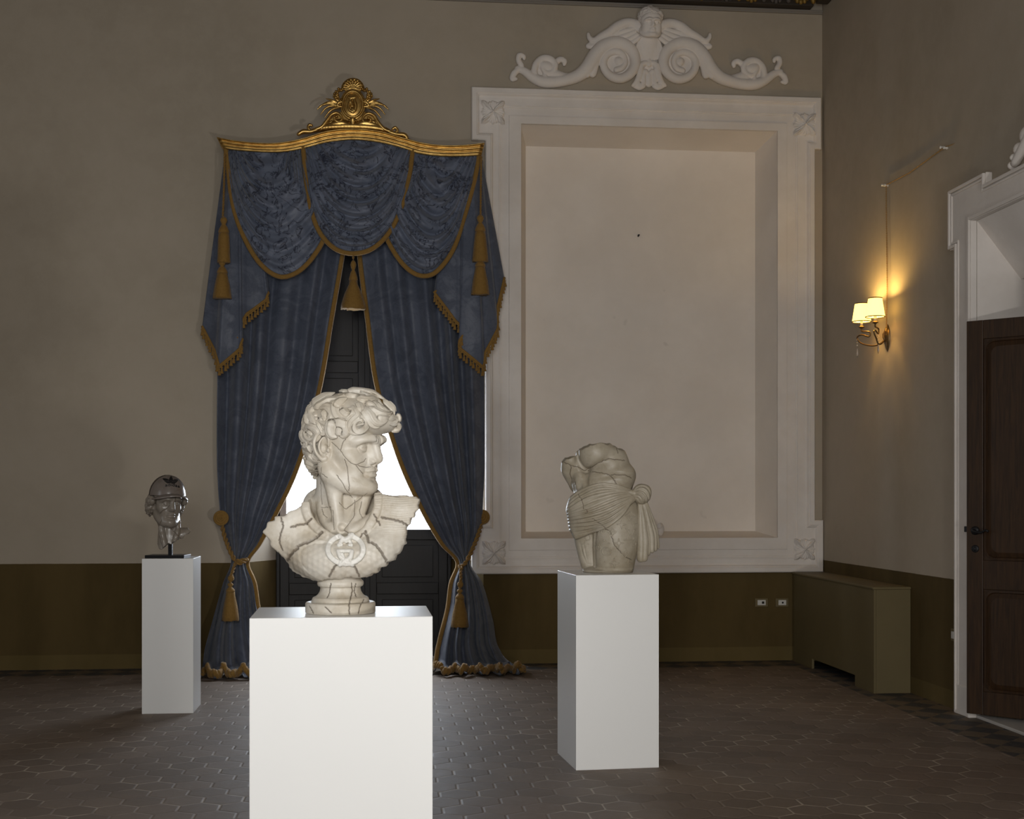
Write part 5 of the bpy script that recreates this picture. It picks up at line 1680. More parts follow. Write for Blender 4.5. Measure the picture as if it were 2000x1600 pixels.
# hammered pattern of interlaced rings on the cloth
Bk = vt.block((-0.3, -0.22, 0.1), (0.33, 0.06, 0.46))
sl, X, Y, Z = Bk
c30 = 0.021
a1 = np.cos(2 * math.pi * X / c30) ; a2 = np.cos(2 * math.pi * (0.5 * X + 0.866 * Z) / c30); a3 = np.cos(2 * math.pi * (-0.5 * X + 0.866 * Z) / c30)
patt = (a1 + a2 + a3) / 3
str_ = np.sin(2 * math.pi * Z / 0.0085 + 1.5 * np.sin(X * 60))
right = 1 / (1 + np.exp(-(X - 0.10) * 60 - (Z - 0.36) * 90))
left = 1 / (1 + np.exp((X + 0.09) * 60 - (Z - 0.33) * 90))
vt.F[sl] -= (0.0012 * patt * (1 - right) * (1 - 0.8 * left) + 0.0006 * str_ * right).astype(np.float32) * (np.abs(vt.F[sl]) < 0.012)

face_cracks = [(1.0, c) for c in (
    [(675, 858), (669, 865), (665, 880), (673, 893), (681, 901), (688, 906), (695, 908)], [(695, 908), (705, 904), (711, 901), (715, 896)], [(695, 908), (705, 911), (714, 913), (724, 912)],
    [(696, 910), (702, 917), (709, 926)], [(665, 880), (655, 871), (648, 864)], [(673, 897), (676, 906), (678, 915), (680, 931), (682, 947), (681, 959)], [(658, 928), (667, 941), (674, 954), (680, 962), (688, 972)],
    [(629, 926), (639, 933)], [(627, 914), (626, 931), (627, 968), (629, 985)], [(663, 982), (675, 995), (695, 980), (717, 964)], [(693, 977), (692, 1007), (681, 1024), (672, 1035), (680, 1041)],
    [(628, 991), (646, 991)], [(629, 994), (631, 1004), (639, 1011)], [(650, 997), (652, 1035)], [(706, 980), (702, 1000), (708, 1012)], [(735, 848), (737, 856)], [(716, 842), (727, 847), (735, 849), (736, 862)])]
cloth_cracks = [(1.3, [(609, 1013), (600, 1023), (582, 1026), (568, 1030)]), (1.2, [(549, 1011), (553, 1028), (547, 1048), (546, 1062), (552, 1075)]),
                (2.2, [(629, 1040), (612, 1055), (600, 1060), (585, 1065), (577, 1074), (570, 1081), (560, 1096)]), (1.6, [(745, 1011), (772, 1016), (785, 1020), (798, 1028)]),
                (1.9, [(714, 1038), (719, 1057), (735, 1065), (744, 1077), (750, 1087), (757, 1101)]), (1.5, [(662, 1096), (650, 1113), (643, 1127)]), (1.5, [(680, 1091), (694, 1110), (702, 1127)]),
                (1.2, [(730, 1005), (738, 1018), (742, 1026)]), (1.0, [(700, 1056), (709, 1040), (716, 1046)])]
cf = carve(SPB, [vf], face_cracks, 0.0014, 0.0, 1)
ct = carve(SPB, [vt], cloth_cracks, 0.0019, 0.3, 2)
vf.mesh('figure', MAT['marble'], bust, cf, 0.0016)
vh.mesh('hair', MAT['marble'], bust)
vt.mesh('tunic', MAT['marble'], bust, ct, 0.0027)

# round interlaced emblem standing proud of the chest
ve = Vol((-0.075, -0.22, 0.17), (0.125, 0.0, 0.32), 0.0015)
def eb(px, py): return SPB.pt(px, py, (SPB.hit(vt, px, py) or -0.09) - 0.008)
ring = [(675 + 34.5 * math.cos(a), 1073.5 + 27.5 * math.sin(a)) for a in np.linspace(0, 2 * math.pi, 61)]
ringP = np.array([eb(*p) for p in ring])
for o in (-0.0042, 0.0, 0.0042):
    R2 = ringP.copy(); c = ringP.mean(0); dd = R2 - c; dd[:, 1] = 0; dd /= np.linalg.norm(dd, axis=1)[:, None]
    ve.tube(R2 + dd * o, 0.0062, k=0.001)
def stroke(pts, r):
    r *= 1.45
    ve.tube(np.array([eb(*p) for p in resample(pts, max(4, int(sum(math.dist(a, b) for a, b in zip(pts[:-1], pts[1:])) / 1.6)))]), r * pxm, k=0.0005)
stroke([(661, 1047), (670, 1052), (665, 1060), (662, 1065)], 3.0); stroke([(661, 1064.5), (667, 1064.5)], 2.2); stroke([(670, 1052), (676, 1058)], 2.6)
stroke([(688, 1045), (680, 1052), (674, 1055)], 3.4); stroke([(680, 1054), (685, 1061), (686, 1065)], 2.6); stroke([(682, 1065), (687, 1065)], 2.0)
stroke([(660, 1076.5), (688, 1076.5)], 2.6); stroke([(661, 1078), (664, 1087), (670, 1092)], 3.0); stroke([(687, 1078), (685, 1088), (678, 1094), (672, 1099)], 3.2); stroke([(668, 1082), (671, 1088)], 2.2)
stroke([(675, 1094), (668, 1101), (664, 1103)], 3.2); stroke([(676, 1094), (683, 1100), (688, 1103)], 3.2); stroke([(672, 1099), (680, 1100)], 3.0)
ve.mesh('emblem', MAT['emblem'], bust)['label'] = 'raised round interlaced letter emblem on the chest'

# turned socle
pf = [(0.0, 0.0), (0.130, 0.0), (0.134, 0.003), (0.134, 0.038), (0.130, 0.043), (0.109, 0.0435), (0.110, 0.050), (0.106, 0.060), (0.096, 0.064), (0.086, 0.072), (0.079, 0.084), (0.0765, 0.096), (0.078, 0.101), (0.086, 0.104), (0.089, 0.112), (0.088, 0.121), (0.082, 0.128), (0.07, 0.140), (0.06, 0.17), (0.0, 0.17), (0.0, 0.0)]
vs = Vol((-0.145, -0.145, -0.012), (0.145, 0.145, 0.18), 0.0027)
rr = np.sqrt(vs.ax[0][:, None] ** 2 + vs.ax[1][None, :] ** 2).astype(float)
rs_, zs_ = np.meshgrid(np.arange(0, 0.22, 0.0012), vs.ax[2].astype(float), indexing='ij')
tab = poly_sd(rs_, zs_, np.array(pf))
ri = rr / 0.0012; r0 = np.minimum(ri.astype(int), tab.shape[0] - 2); fr_ = (ri - r0)[..., None]
vs.F[:] = (tab[r0] * (1 - fr_) + tab[r0 + 1] * fr_).astype(np.float32)
cs = carve(SPB, [vs], [(1.2, c) for c in ([(646, 1140), (643, 1160), (639, 1168)], [(695, 1140), (692, 1155), (696, 1166)], [(687, 1139), (688, 1155), (685, 1167), (682, 1181), (683, 1200)],
     [(604, 1184), (612, 1198)], [(635, 1186), (647, 1197)], [(711, 1171), (704, 1183), (700, 1198)])], 0.0016, 0.1, 3)
vs.mesh('socle', MAT['marble'], bust, cs, 0.0022)
# ------------------------------------------------------------------ small head with a cap on the narrow pedestal
SPC = Spot(331, 1089.5, 1.10)
caph = SPC.root('capped_head'); tag(caph, 'small dark marble head wearing a stone cap, on a black steel stand', 'head sculpture')
C_ = SPC.pt
HC = Head(SPC.pt(324.5, 982.5, 0.0), 32, 1.5, -2, 1.46, 0.84)
HD = Head(SPC.pt(325.5, 982.5, 0.0), 32, 1.5, -2, 1.46, 0.94)
vc = Vol((-0.18, -0.19, 0.05), (0.19, 0.15, 0.56), 0.0024)
sculpt_head(vc, HC, 0, True, 0.85, 0.80)
vc.tube([C_(328, 1000, 0.03), C_(331, 1030, 0.03), C_(331, 1075, 0.03)], [0.075, 0.075, 0.095], k=0.014, n=7)
vc.tube([C_(345, 1050, 0.02), C_(360, 1043, 0.02), C_(374, 1038, 0.03)], [0.05, 0.035, 0.016], k=0.03, n=6)
vc.tube([C_(312, 1010, -0.03), C_(316, 1040, -0.055), C_(322, 1068, -0.075)], [0.016, 0.018, 0.016], k=0.016, n=6)
vc.tube([C_(350, 1020, -0.01), C_(345, 1045, -0.045), C_(338, 1066, -0.07)], [0.012, 0.014, 0.012], k=0.016, n=6)
poly = [(296, 880), (296, 1000), (306, 1020), (307, 1045), (309, 1064), (314, 1072), (320, 1072), (325, 1066), (331, 1062), (336, 1064), (341, 1058), (347, 1057), (352, 1052), (357, 1053), (362, 1046), (366, 1047), (372, 1041), (374, 1037), (369, 1035), (366, 1025), (380, 1000), (390, 880), (296, 880)]
pq = resample(poly, 200); rs = np.random.RandomState(9); pq = pq + rs.normal(0, 0.35, pq.shape)
pl = np.array([SPC.pt(a, b, -0.02)[[0, 2]] for a, b in pq])
gx, gz = np.meshgrid(vc.ax[0], vc.ax[2], indexing='ij')
sd = poly_sd(gx.astype(float), gz.astype(float), pl).astype(np.float32)
Yg = vc.ax[1][None, :, None]
sel = (gz < SPC.pt(330, 1012)[2]).astype(np.float32)
q = (sd[:, None, :] + 0.004 * np.sin(Yg * 90 + gx[:, None, :] * 70) + np.maximum(0, Yg + 0.03) * 0.3) * sel[:, None, :] - (1 - sel[:, None, :])
vc.F = np.maximum(vc.F, q.astype(np.float32))
cc_ = carve(SPC, [vc], [(1.3, [(312, 1003), (318, 998), (326, 993), (331, 987)]), (1.0, [(343, 966), (342, 978)]), (1.0, [(323, 1027), (335, 1033), (344, 1042), (353, 1052)]), (1.0, [(306, 1032), (312, 1024), (315, 1016)]), (0.9, [(313, 1040), (318, 1062)])], 0.0024, 0.0, 4)
vc.mesh('face', MAT['marble3'], caph, cc_, 0.0026)
# hair
vm = Vol((-0.20, -0.19, 0.26), (0.20, 0.20, 0.60), 0.005); vw = Vol((-0.20, -0.19, 0.26), (0.20, 0.20, 0.60), 0.0028)
for vol, sh in ((vm, 0.0), (vw, -0.001)):
    for c, r in (((-0.040, 0, 0.012), (0.062, 0.088, 0.050)), ((-0.045, 0, -0.030), (0.045, 0.070, 0.045)), ((0.012, -0.084, 0.010), (0.036, 0.020, 0.026)), ((0.020, 0.084, 0.012), (0.032, 0.020, 0.024)), ((-0.020, -0.078, -0.025), (0.032, 0.022, 0.040)), ((-0.020, 0.076, -0.025), (0.030, 0.018, 0.036))): HD.ell(vol, c, [x + sh for x in r], k=0.02)
scatter_locks(vw, vm, HD, 420, 12, lambda f, l, u: f < 0.056 and u < 0.050 and u > -0.085 and not (f > 0.012 and u < -0.015), 0.009, 0.014, (-0.01, 0, 0.0))
vw.mesh('hair', MAT['marble3'], caph)
# cap: front crown, darker rear panels, brim
def capdome(name, mat, grow, front):
    v = Vol((-0.19, -0.19, 0.38), (0.19, 0.19, 0.68), 0.0026)
    HD.ell(v, (0.004, 0, 0.036), (0.104 + grow, 0.093 + grow, 0.104 + grow))
    X, Y, Z = v.ax[0][:, None, None], v.ax[1][None, :, None], v.ax[2][None, None, :]
    r = HC.R.T / HC.S
    f, l, u = (r[q][0] * (X - HC.c[0]) + r[q][1] * (Y - HC.c[1]) + r[q][2] * (Z - HC.c[2]) for q in range(3))
    cut = np.maximum((0.036 - 0.05 * np.minimum(f, 0) * 0 - u), (0.004 - f + 0.25 * (u - 0.04)) * (1 if front else -1)) * HC.S
    v.F = np.maximum(v.F, cut.astype(np.float32))
    if front:
        v.F -= (0.0012 * np.exp(-((f - 0.012 - 0.25 * (u - 0.04)) / 0.004) ** 2) * HC.S).astype(np.float32)
    else:
        v.F += (0.0010 * (np.sin(l * 900) * np.sin(u * 900)) * HC.S).astype(np.float32)
    v.mesh(name, mat, caph)
    return v


vcr = capdome('cap_crown', MAT['capstone'], 0.0, True)
capdome('cap_mesh_panel', MAT['capdark'], -0.0015, False)
vbm = Vol((-0.19, -0.24, 0.36), (0.22, 0.10, 0.56), 0.0026)
X, Y, Z = vbm.ax[0][:, None, None], vbm.ax[1][None, :, None], vbm.ax[2][None, None, :]
r = HC.R.T / HC.S
f, l, u = (r[q][0] * (X - HC.c[0]) + r[q][1] * (Y - HC.c[1]) + r[q][2] * (Z - HC.c[2]) for q in range(3))
u0 = 0.0475 - 4.2 * l ** 2 - 0.16 * np.maximum(f - 0.09, 0)
rad = (np.sqrt(((f - 0.050) / 0.108) ** 2 + (l / 0.086) ** 2) - 1) * 0.08
inner = (1 - np.sqrt(((f - 0.004) / 0.100) ** 2 + (l / 0.088) ** 2)) * 0.08
vbm.F[:] = (np.maximum(np.maximum(np.maximum(np.abs(u - u0) - 0.0042, rad), 0.020 - f), inner) * HC.S * 0.9).astype(np.float32)
vbm.mesh('cap_brim', MAT['capstone'], caph, relax=2)
# black trefoil and lettering inlaid on the crown
def on_cap(px, py, lift=0.0022):
    y = SPC.hit(vcr, px, py)
    return Vector(SPC.pt(px, py, (y if y is not None else 0.0) - lift))


def leaf(cx, cy, ang, ln, wd, name):
    m = MB(); N, M_ = 26, 10
    a = math.radians(ang)
    g = {}
    for i in range(N + 1):
        t = i / N
        w = wd * (math.sin(math.pi * t ** 0.75) ** 0.8)
        for j in range(M_ + 1):
            s_ = (j / M_ * 2 - 1) * w
            x = cx + math.sin(a) * ln * t + math.cos(a) * s_; y = cy - (math.cos(a) * ln * t - math.sin(a) * s_) * 1.0
            g[i, j] = m.bm.verts.new(on_cap(x, y))
    for i in range(N):
        for j in range(M_):
            yy = 0.25 * sum(SPC.to_px(g[i + a_, j + b_].co)[1] for a_ in (0, 1) for b_ in (0, 1))
            if any(abs(yy - s_) < 0.28 for s_ in (938.6, 940.2, 941.8)) and abs(ang) < 100: continue
            try: m.bm.faces.new((g[i, j], g[i + 1, j], g[i + 1, j + 1], g[i, j + 1]))
            except ValueError: pass
    bmesh.ops.remove_doubles(m.bm, verts=m.bm.verts, dist=1e-5)
    loose = [v for v in m.bm.verts if not v.link_faces]; bmesh.ops.delete(m.bm, geom=loose, context='VERTS')
    o = m.build(name, MAT['black'], caph); so = o.modifiers.new('thickness', 'SOLIDIFY'); so.thickness = 0.002; so.offset = 0
    return o


leaf(333.5, 943.5, 3, 14.0, 3.6, 'emblem_leaf'); leaf(333.0, 943.0, -62, 17.5, 3.8, 'emblem_leaf'); leaf(334.5, 943.5, 65, 15.5, 3.8, 'emblem_leaf')
tcv = bpy.data.curves.new('lettering', 'FONT'); tcv.body = 'adidas'; tcv.size = 1.0; tcv.space_character = 1.0
to = bpy.data.objects.new('lettering_source', tcv); COL.objects.link(to)
dg = bpy.context.evaluated_depsgraph_get(); tm = bpy.data.meshes.new_from_object(to.evaluated_get(dg))
bpy.data.objects.remove(to); bpy.data.curves.remove(tcv)
bm = bmesh.new(); bm.from_mesh(tm); bmesh.ops.subdivide_edges(bm, edges=[e for e in bm.edges if e.calc_length() > 0.15], cuts=2)
xs = [v.co.x for v in bm.verts]; x0_, x1_ = min(xs), max(xs)
for v in bm.verts:
    t = (v.co.x - x0_) / (x1_ - x0_)
    v.co = on_cap(322.5 + 28.5 * t, 950.6 + 2.4 * t - 2.2 * math.sin(math.pi * t) - v.co.y * 7.6)
bm.to_mesh(tm); bm.free(); tm.name = 'lettering'
o = link('lettering', tm, MAT['black'], caph); so = o.modifiers.new('thickness', 'SOLIDIFY'); so.thickness = 0.0025; so.offset = 0
# stand
MB().box(-0.150, 0.130, -0.10, 0.10, 0.0, 0.022).build('stand_plate', MAT['steel'], caph, bevel=0.002)
rx = SPC.pt(333, 1070, 0.02)[0]
MB().box(rx - 0.014, rx + 0.014, 0.006, 0.034, 0.0215, 0.16).build('stand_rod', MAT['steel'], caph, bevel=0.002)
# ------------------------------------------------------------------ headless torso with knotted drapery and monogrammed trousers
SPT = Spot(1188, 1118, 1.10)
tor = SPT.root('headless_torso'); tag(tor, 'headless ivory marble torso with a knotted cloth at the hip and monogrammed trousers', 'torso sculpture')
zx = lambda x, y: (1070 + x / 5.517, 840 + y / 5.517)
def T_(x, y, d=0.0): return SPT.pt(*zx(x, y), d)
def TL(pts): return [zx(*p) for p in pts]


v = Vol((-0.34, -0.21, -0.01), (0.27, 0.24, 0.76), 0.0027)
# legs
v.tube([T_(770, 860, 0.03), T_(735, 1150, -0.01), T_(705, 1545, 0.0)], [0.118, 0.124, 0.102], k=0.03, n=10)
v.tube([T_(430, 1080, 0.07), T_(425, 1250, 0.06), T_(455, 1500, 0.05)], [0.085, 0.062, 0.045], k=0.012, n=8)
v.ell(T_(560, 850, 0.04), (0.185, 0.135, 0.15), k=0.04)
# abdomen and chest, leaning over to the right
v.ell(T_(620, 610, 0.03), (0.150, 0.12, 0.13), k=0.05)
v.ell(T_(765, 490, 0.015), (0.100, 0.115, 0.085), k=0.04)
v.ell(T_(640, 330, 0.03), (0.125, 0.115, 0.10), k=0.03)
v.ell(T_(520, 250, -0.005), (0.105, 0.10, 0.105), k=0.012)
v.ell(T_(790, 290, 0.03), (0.028, 0.06, 0.05), k=0.01)
# flank and left arm stump
v.tube([T_(330, 300, 0.06), T_(345, 450, 0.06), T_(370, 640, 0.07)], [0.052, 0.050, 0.05], k=0.02, n=8)
v.tube([T_(240, 320, 0.03), T_(235, 430, 0.07), T_(265, 560, 0.11), T_(275, 645, 0.12)], [0.045, 0.048, 0.030, 0.012], k=0.012, n=10)
v.ell(T_(345, 545, 0.015), (0.030, 0.03, 0.06), k=0.02)
# base
v.ell(T_(640, 1515, 0.0), (0.145, 0.10, 0.028), k=0.012)
# broken upper faces
top = [(165, 345), (200, 315), (285, 292), (325, 300), (328, 232), (380, 200), (460, 172), (520, 165), (590, 150), (660, 165), (735, 182), (750, 215), (790, 212), (828, 245), (845, 300), (960, 420), (1300, 420), (1300, 1700), (-100, 1700), (-100, 345), (165, 345)]
rs = np.random.RandomState(4)
tp = resample(top, 240); tp[:110] += rs.normal(0, 3.0, (110, 2))
pl = np.array([T_(a, b, -0.03)[[0, 2]] for a, b in tp])
gx, gz = np.meshgrid(v.ax[0], v.ax[2], indexing='ij')
sd = poly_sd(gx.astype(float), gz.astype(float), pl).astype(np.float32)
Yg = v.ax[1][None, :, None]
v.F = np.maximum(v.F, (sd[:, None, :] + 0.006 * np.sin(Yg * 60 + gx[:, None, :] * 45) - 0.004).astype(np.float32))
v.F = np.maximum(v.F, -np.broadcast_to(v.ax[2][None, None, :] - 0.0005, v.F.shape).astype(np.float32))
def gl(pts, dep, w, n=26): v.groove(SPT.trace(v, TL(pts), n), dep, w)
gl([(325, 240), (335, 340), (400, 435), (470, 410), (545, 358), (650, 312), (760, 320)], [0.010, 0.022, 0.020, 0.013, 0.007, 0.003, 0.003], 0.013)
gl([(560, 520), (680, 490), (800, 490), (940, 520)], [0.003, 0.012, 0.012, 0.003], 0.016)
gl([(440, 450), (410, 540), (420, 640)], [0.006, 0.014, 0.005], 0.016)
gl([(285, 460), (330, 445), (395, 460)], [0.001, 0.004, 0.001], 0.008)
gl([(360, 470), (385, 560), (395, 640)], [-0.001, -0.005, -0.002], 0.012)
gl([(515, 1095), (503, 1250), (508, 1470)], [0.012, 0.024, 0.016], 0.012)
for k in range(5): gl([(345 + 22 * k, 1200 + 10 * k), (375 + 16 * k, 1330), (420 + 10 * k, 1450)], [0.001, 0.004 * (-1) ** k, 0.002], 0.006, 14)
gl([(390, 1480), (520, 1500), (700, 1490), (890, 1500)], [0.003, 0.006, 0.002, 0.005], 0.010)
ctt = carve(SPT, [v], [(1.0, TL(p)) for p in ([(165, 345), (250, 385), (330, 400), (400, 440), (540, 358), (650, 310), (740, 318), (830, 330)], [(250, 385), (240, 470), (262, 560)], [(430, 440), (560, 460), (650, 478), (700, 520), (740, 580)],
      [(680, 485), (780, 480), (850, 490), (900, 520)], [(740, 190), (755, 250)], [(590, 1050), (670, 1090), (690, 1170), (715, 1240), (780, 1310), (830, 1360), (900, 1400)], [(280, 640), (300, 560)])], 0.0020, 0.15, 6)
v.mesh('figure', MAT['marble2'], tor, ctt, 0.0024)

# drapery wrapped round the hips
vd = Vol((-0.34, -0.22, 0.02), (0.34, 0.24, 0.60), 0.0026)
vd.ell(T_(560, 850, 0.04), (0.200, 0.150, 0.165))
vd.tube([T_(770, 800, 0.03), T_(735, 1150, -0.01)], [0.128, 0.136], k=0.04, n=6)
vd.tube([T_(430, 1020, 0.07), T_(425, 1220, 0.06)], [0.105, 0.08], k=0.04, n=6)
vd.ell(T_(630, 640, 0.03), (0.165, 0.132, 0.10), k=0.04)
dr = [(238, 722), (330, 650), (480, 590), (600, 568), (760, 590), (900, 640), (975, 662), (965, 745), (900, 800), (850, 850), (805, 905), (760, 955), (640, 1048), (560, 1085), (430, 1135), (300, 1187), (240, 1080), (195, 960), (190, 850), (238, 722)]
pl = np.array([T_(a, b, -0.06)[[0, 2]] for a, b in resample(dr, 160)])
gx, gz = np.meshgrid(vd.ax[0], vd.ax[2], indexing='ij')
sd = poly_sd(gx.astype(float), gz.astype(float), pl).astype(np.float32)
kk = 0.012; a = vd.F; b = np.broadcast_to(sd[:, None, :], a.shape); hh = np.maximum(kk - np.abs(a - b), 0) / kk
vd.F = (np.maximum(a, b) + hh * hh * kk * 0.25).astype(np.float32)
folds = [[(930, 662), (760, 602), (600, 580), (480, 602), (330, 668), (240, 735)], [(930, 668), (760, 622), (600, 600), (460, 632), (310, 715), (222, 790)], [(930, 674), (760, 645), (600, 628), (450, 670), (300, 760), (212, 835)],
         [(930, 682), (750, 668), (560, 700), (400, 745), (240, 845), (205, 870)], [(930, 695), (800, 705), (640, 755), (450, 835), (215, 905)], [(930, 706), (790, 750), (620, 820), (430, 890), (210, 940)],
         [(930, 715), (790, 790), (610, 875), (430, 925), (215, 970)], [(925, 728), (800, 825), (640, 920), (480, 972), (220, 1005)], [(920, 740), (810, 850), (650, 965), (480, 1018), (225, 1040)],
         [(910, 752), (815, 875), (665, 1000), (490, 1050), (235, 1080)], [(900, 770), (830, 880), (740, 965), (640, 1032), (480, 1090), (280, 1150)]]
for q, p in enumerate(folds):
    P = SPT.trace(vd, TL(p), 40)
    for _ in range(4): P[1:-1, 1] = (P[:-2, 1] + 2 * P[1:-1, 1] + P[2:, 1]) / 4
    big = (0.012, 0.008, 0.014, 0.010, 0.005, 0.007, 0.013, 0.008, 0.013, 0.009, 0.012)[q]
    vd.groove(P, [-0.004, -big, -big * 1.1, -big, -0.003], 0.0075)
    if q: 
        M_ = (P + Pp) / 2
        vd.groove(M_, [0.003, 0.008, 0.010, 0.008, 0.003], 0.0065)
    Pp = P
ctd = carve(SPT, [vd], [(1.0, TL(p)) for p in ([(480, 955), (560, 1010), (620, 1055)], [(410, 860), (430, 885), (400, 900)], [(330, 690), (370, 770), (385, 850)])], 0.0020, 0.15, 7)
vd.mesh('drapery', MAT['marble2'], tor, ctd, 0.0022)

# knot and falling ends
vk = Vol((-0.02, -0.20, 0.02), (0.36, 0.16, 0.58), 0.0024)
kc = T_(1010, 690, -0.05)
vk.ell(kc, (0.056, 0.052, 0.060)); vk.ell(T_(1050, 660, -0.045), (0.034, 0.038, 0.036), k=0.01)
def kl(pts, dep, w): vk.groove(SPT.trace(vk, TL(pts), 22), dep, w)
for q, p in enumerate(([(932, 655), (985, 612), (1050, 612), (1095, 660), (1108, 725)], [(928, 668), (985, 645), (1040, 665), (1075, 715), (1085, 775)], [(930, 685), (985, 678), (1025, 705), (1052, 750), (1055, 790)], [(935, 705), (980, 710), (1010, 740), (1020, 785)], [(945, 730), (975, 742), (990, 775)])):
    kl(p, [0.003, 0.010, 0.011, 0.008, 0.003], 0.0050)
for q, p in enumerate(([(930, 662), (985, 628), (1045, 638), (1086, 690), (1097, 750)], [(929, 677), (985, 662), (1033, 685), (1064, 735), (1070, 782)], [(932, 695), (983, 694), (1018, 723), (1037, 770)])):
    kl(p, [-0.002, -0.006, -0.007, -0.005, -0.002], 0.0055)
vk.tube([T_(880, 670, -0.075), T_(950, 690, -0.06)], [0.012, 0.020], k=0.008, n=5)
tails = [((985, 790), (1000, 1000), (1005, 1200), (1000, 1385), 0.018, 0.026, -0.045), ((1005, 790), (1030, 1000), (1045, 1200), (1040, 1385), 0.014, 0.022, -0.055), ((1025, 790), (1055, 1000), (1075, 1180), (1075, 1330), 0.013, 0.018, -0.035),
         ((1040, 790), (1085, 1000), (1115, 1150), (1120, 1300), 0.013, 0.017, -0.045), ((1055, 790), (1105, 980), (1145, 1120), (1155, 1285), 0.012, 0.016, -0.03), ((1065, 785), (1125, 960), (1165, 1100), (1182, 1262), 0.010, 0.013, -0.02)]
for p0, p1, p2, p3, r0, r1, d in tails:
    vk.tube([T_(*p0, -0.045), T_(*p1, d), T_(*p2, d + 0.01), T_(*p3, d + 0.012)], [r0 * 0.6, r0, r1, r1 * 0.9], k=0.003, n=40)
vk.mesh('knotted_tail', MAT['marble2'], tor)

# raised monogram: stars, quatrefoils, lozenges and the letters L V
vl = Vol((-0.22, -0.20, -0.005), (0.16, 0.02, 0.36), 0.0017)
def surf(x, y):
    h = SPT.hit(v, *zx(x, y))
    return None if h is None else T_(x, y, h - 0.0025)
def st(pts, r=4.2, close=False):
    r = r * 1.35
    pts = list(pts) + ([pts[0]] if close else [])
    q = resample(pts, max(3, int(sum(math.dist(a, b) for a, b in zip(pts[:-1], pts[1:])) / 7)))
    P = [surf(*p) for p in q]
    for A, B in zip(P[:-1], P[1:]):
        if A is not None and B is not None and np.linalg.norm(A - B) < 0.02: vl.cap(A, B, r * 0.000545, None, 0.0008)
def star(x, y, s):
    for a in range(4):
        t = math.pi / 2 * a
        e = (x + math.cos(t) * s, y + math.sin(t) * s)
        for o in (-0.16, 0, 0.16): st([(x + math.cos(t + 1.57) * s * o, y + math.sin(t + 1.57) * s * o), e], 4.0)
def ringm(x, y, s, r=4.0): st([(x + s * math.cos(t), y + s * math.sin(t)) for t in np.linspace(0, 2 * math.pi, 18)], r)
def quat(x, y, s):
    for a in range(4):
        t = math.pi / 2 * a; ringm(x + math.cos(t) * s * 0.55, y + math.sin(t) * s * 0.55, s * 0.32, 3.6)
def loz(x, y, s):
    P = [(x + s, y), (x, y + s), (x - s, y), (x, y - s)]
    Q = []
    for i in range(4):
        a, b = P[i], P[(i + 1) % 4]; m_ = ((a[0] + b[0]) / 2 * 0.86 + x * 0.14, (a[1] + b[1]) / 2 * 0.86 + y * 0.14); Q += [a, m_]
    st(Q, 4.0, True)
    for i in range(4): st([(x + (P[i][0] - x) * 0.12, y + (P[i][1] - y) * 0.12), (x + (P[i][0] - x) * 0.62, y + (P[i][1] - y) * 0.62)], 3.8)
loz(888, 925, 55); loz(690, 1100, 48); loz(838, 1322, 45); loz(580, 1092, 32)
star(795, 1020, 46); star(765, 1220, 50); star(715, 1435, 52); star(868, 1438, 40); star(405, 1228, 34); star(948, 1250, 34)
ringm(633, 1308, 46, 5); quat(633, 1308, 34); ringm(535, 1270, 36, 4.5); quat(535, 1270, 26); ringm(950, 1032, 30); ringm(430, 1162, 26)
st([(838, 1062), (852, 1062), (852, 1185)], 4.5); st([(822, 1185), (925, 1185), (925, 1165)], 4.5); st([(862, 1080), (895, 1150), (930, 1080)], 5.0); st([(850, 1078), (878, 1078)], 3.8); st([(915, 1078), (945, 1078)], 3.8)
for x, y in ((605, 1190), (565, 1395), (660, 1220), (620, 1420)): st([(x - 3, y), (x + 3, y)], 6)
vl.mesh('raised_monogram', MAT['marble2'], tor)

# small grey stone knob that lies on the niche sill behind the torso
kn = at_y(1290, 1034, WALL_Y + 0.06)
m = MB(); m.ball((kn.x, kn.y, kn.z), (0.036, 0.035, 0.062), 16); m.ball((kn.x - 0.012, kn.y - 0.02, kn.z + 0.03), (0.028, 0.028, 0.030), 12)
tag(m.build('stone_knob', MAT['stucco'], smooth=True), 'small grey plaster knob on the niche sill behind the torso', 'knob')
# ------------------------------------------------------------------ white stucco crest above the frame: cherub head, wings, scrolls
class WallSpot(Spot):
    """pixels on the back wall plane; y is the distance from the wall towards the room, negative"""
    def __init__(s, px, py, Y):
        o = at_y(px, py, Y); s.o = o; s.Y = Y
        s.D = None

    def pt(s, px, py, y=0.0):
        p = at_y(px, py, s.Y + 0 * y)
        return np.array([p.x - s.o.x, y, p.z - s.o.z])


WS = WallSpot(1265, 178, WALL_Y - 0.001)
cr = empty('stucco_crest', WS.o); tag(cr, 'white stucco crest with winged cherub head and scrolls above the niche frame', 'ornament')
W_ = WS.pt


def relief(name, lo, hi, h, fn, mat, parent, flat=0.6, relax=2, cut=-0.002):
    """shapes swept over the wall, squashed in depth; fn(vol) adds them in (x, z) with depth y"""
    v = Vol(lo, hi, h); fn(v)
    return v, v.mesh(name, mat, parent, relax=relax)


def wt(v, pts, r, y=-0.02, k=0.01, n=None, op='add'):
    q = spline(pts, n or max(8, int(len(pts) * 5)))
    yy = np.interp(np.linspace(0, 1, len(q)), np.linspace(0, 1, len(np.atleast_1d(y))), np.atleast_1d(y))
    P = np.array([W_(a, b, c) for (a, b), c in zip(q, yy)])
    v.tube(P, np.atleast_1d(r) / 211.0, k, op)


def spiral(cx, cy, r0, r1, a0, turns, n=60, ky=1.0):
    t = np.linspace(0, 1, n)
    r = r0 + (r1 - r0) * t; a = a0 + turns * 2 * math.pi * t
    return [(cx + rr * math.cos(x), cy + ky * rr * math.sin(x)) for rr, x in zip(r, a)]


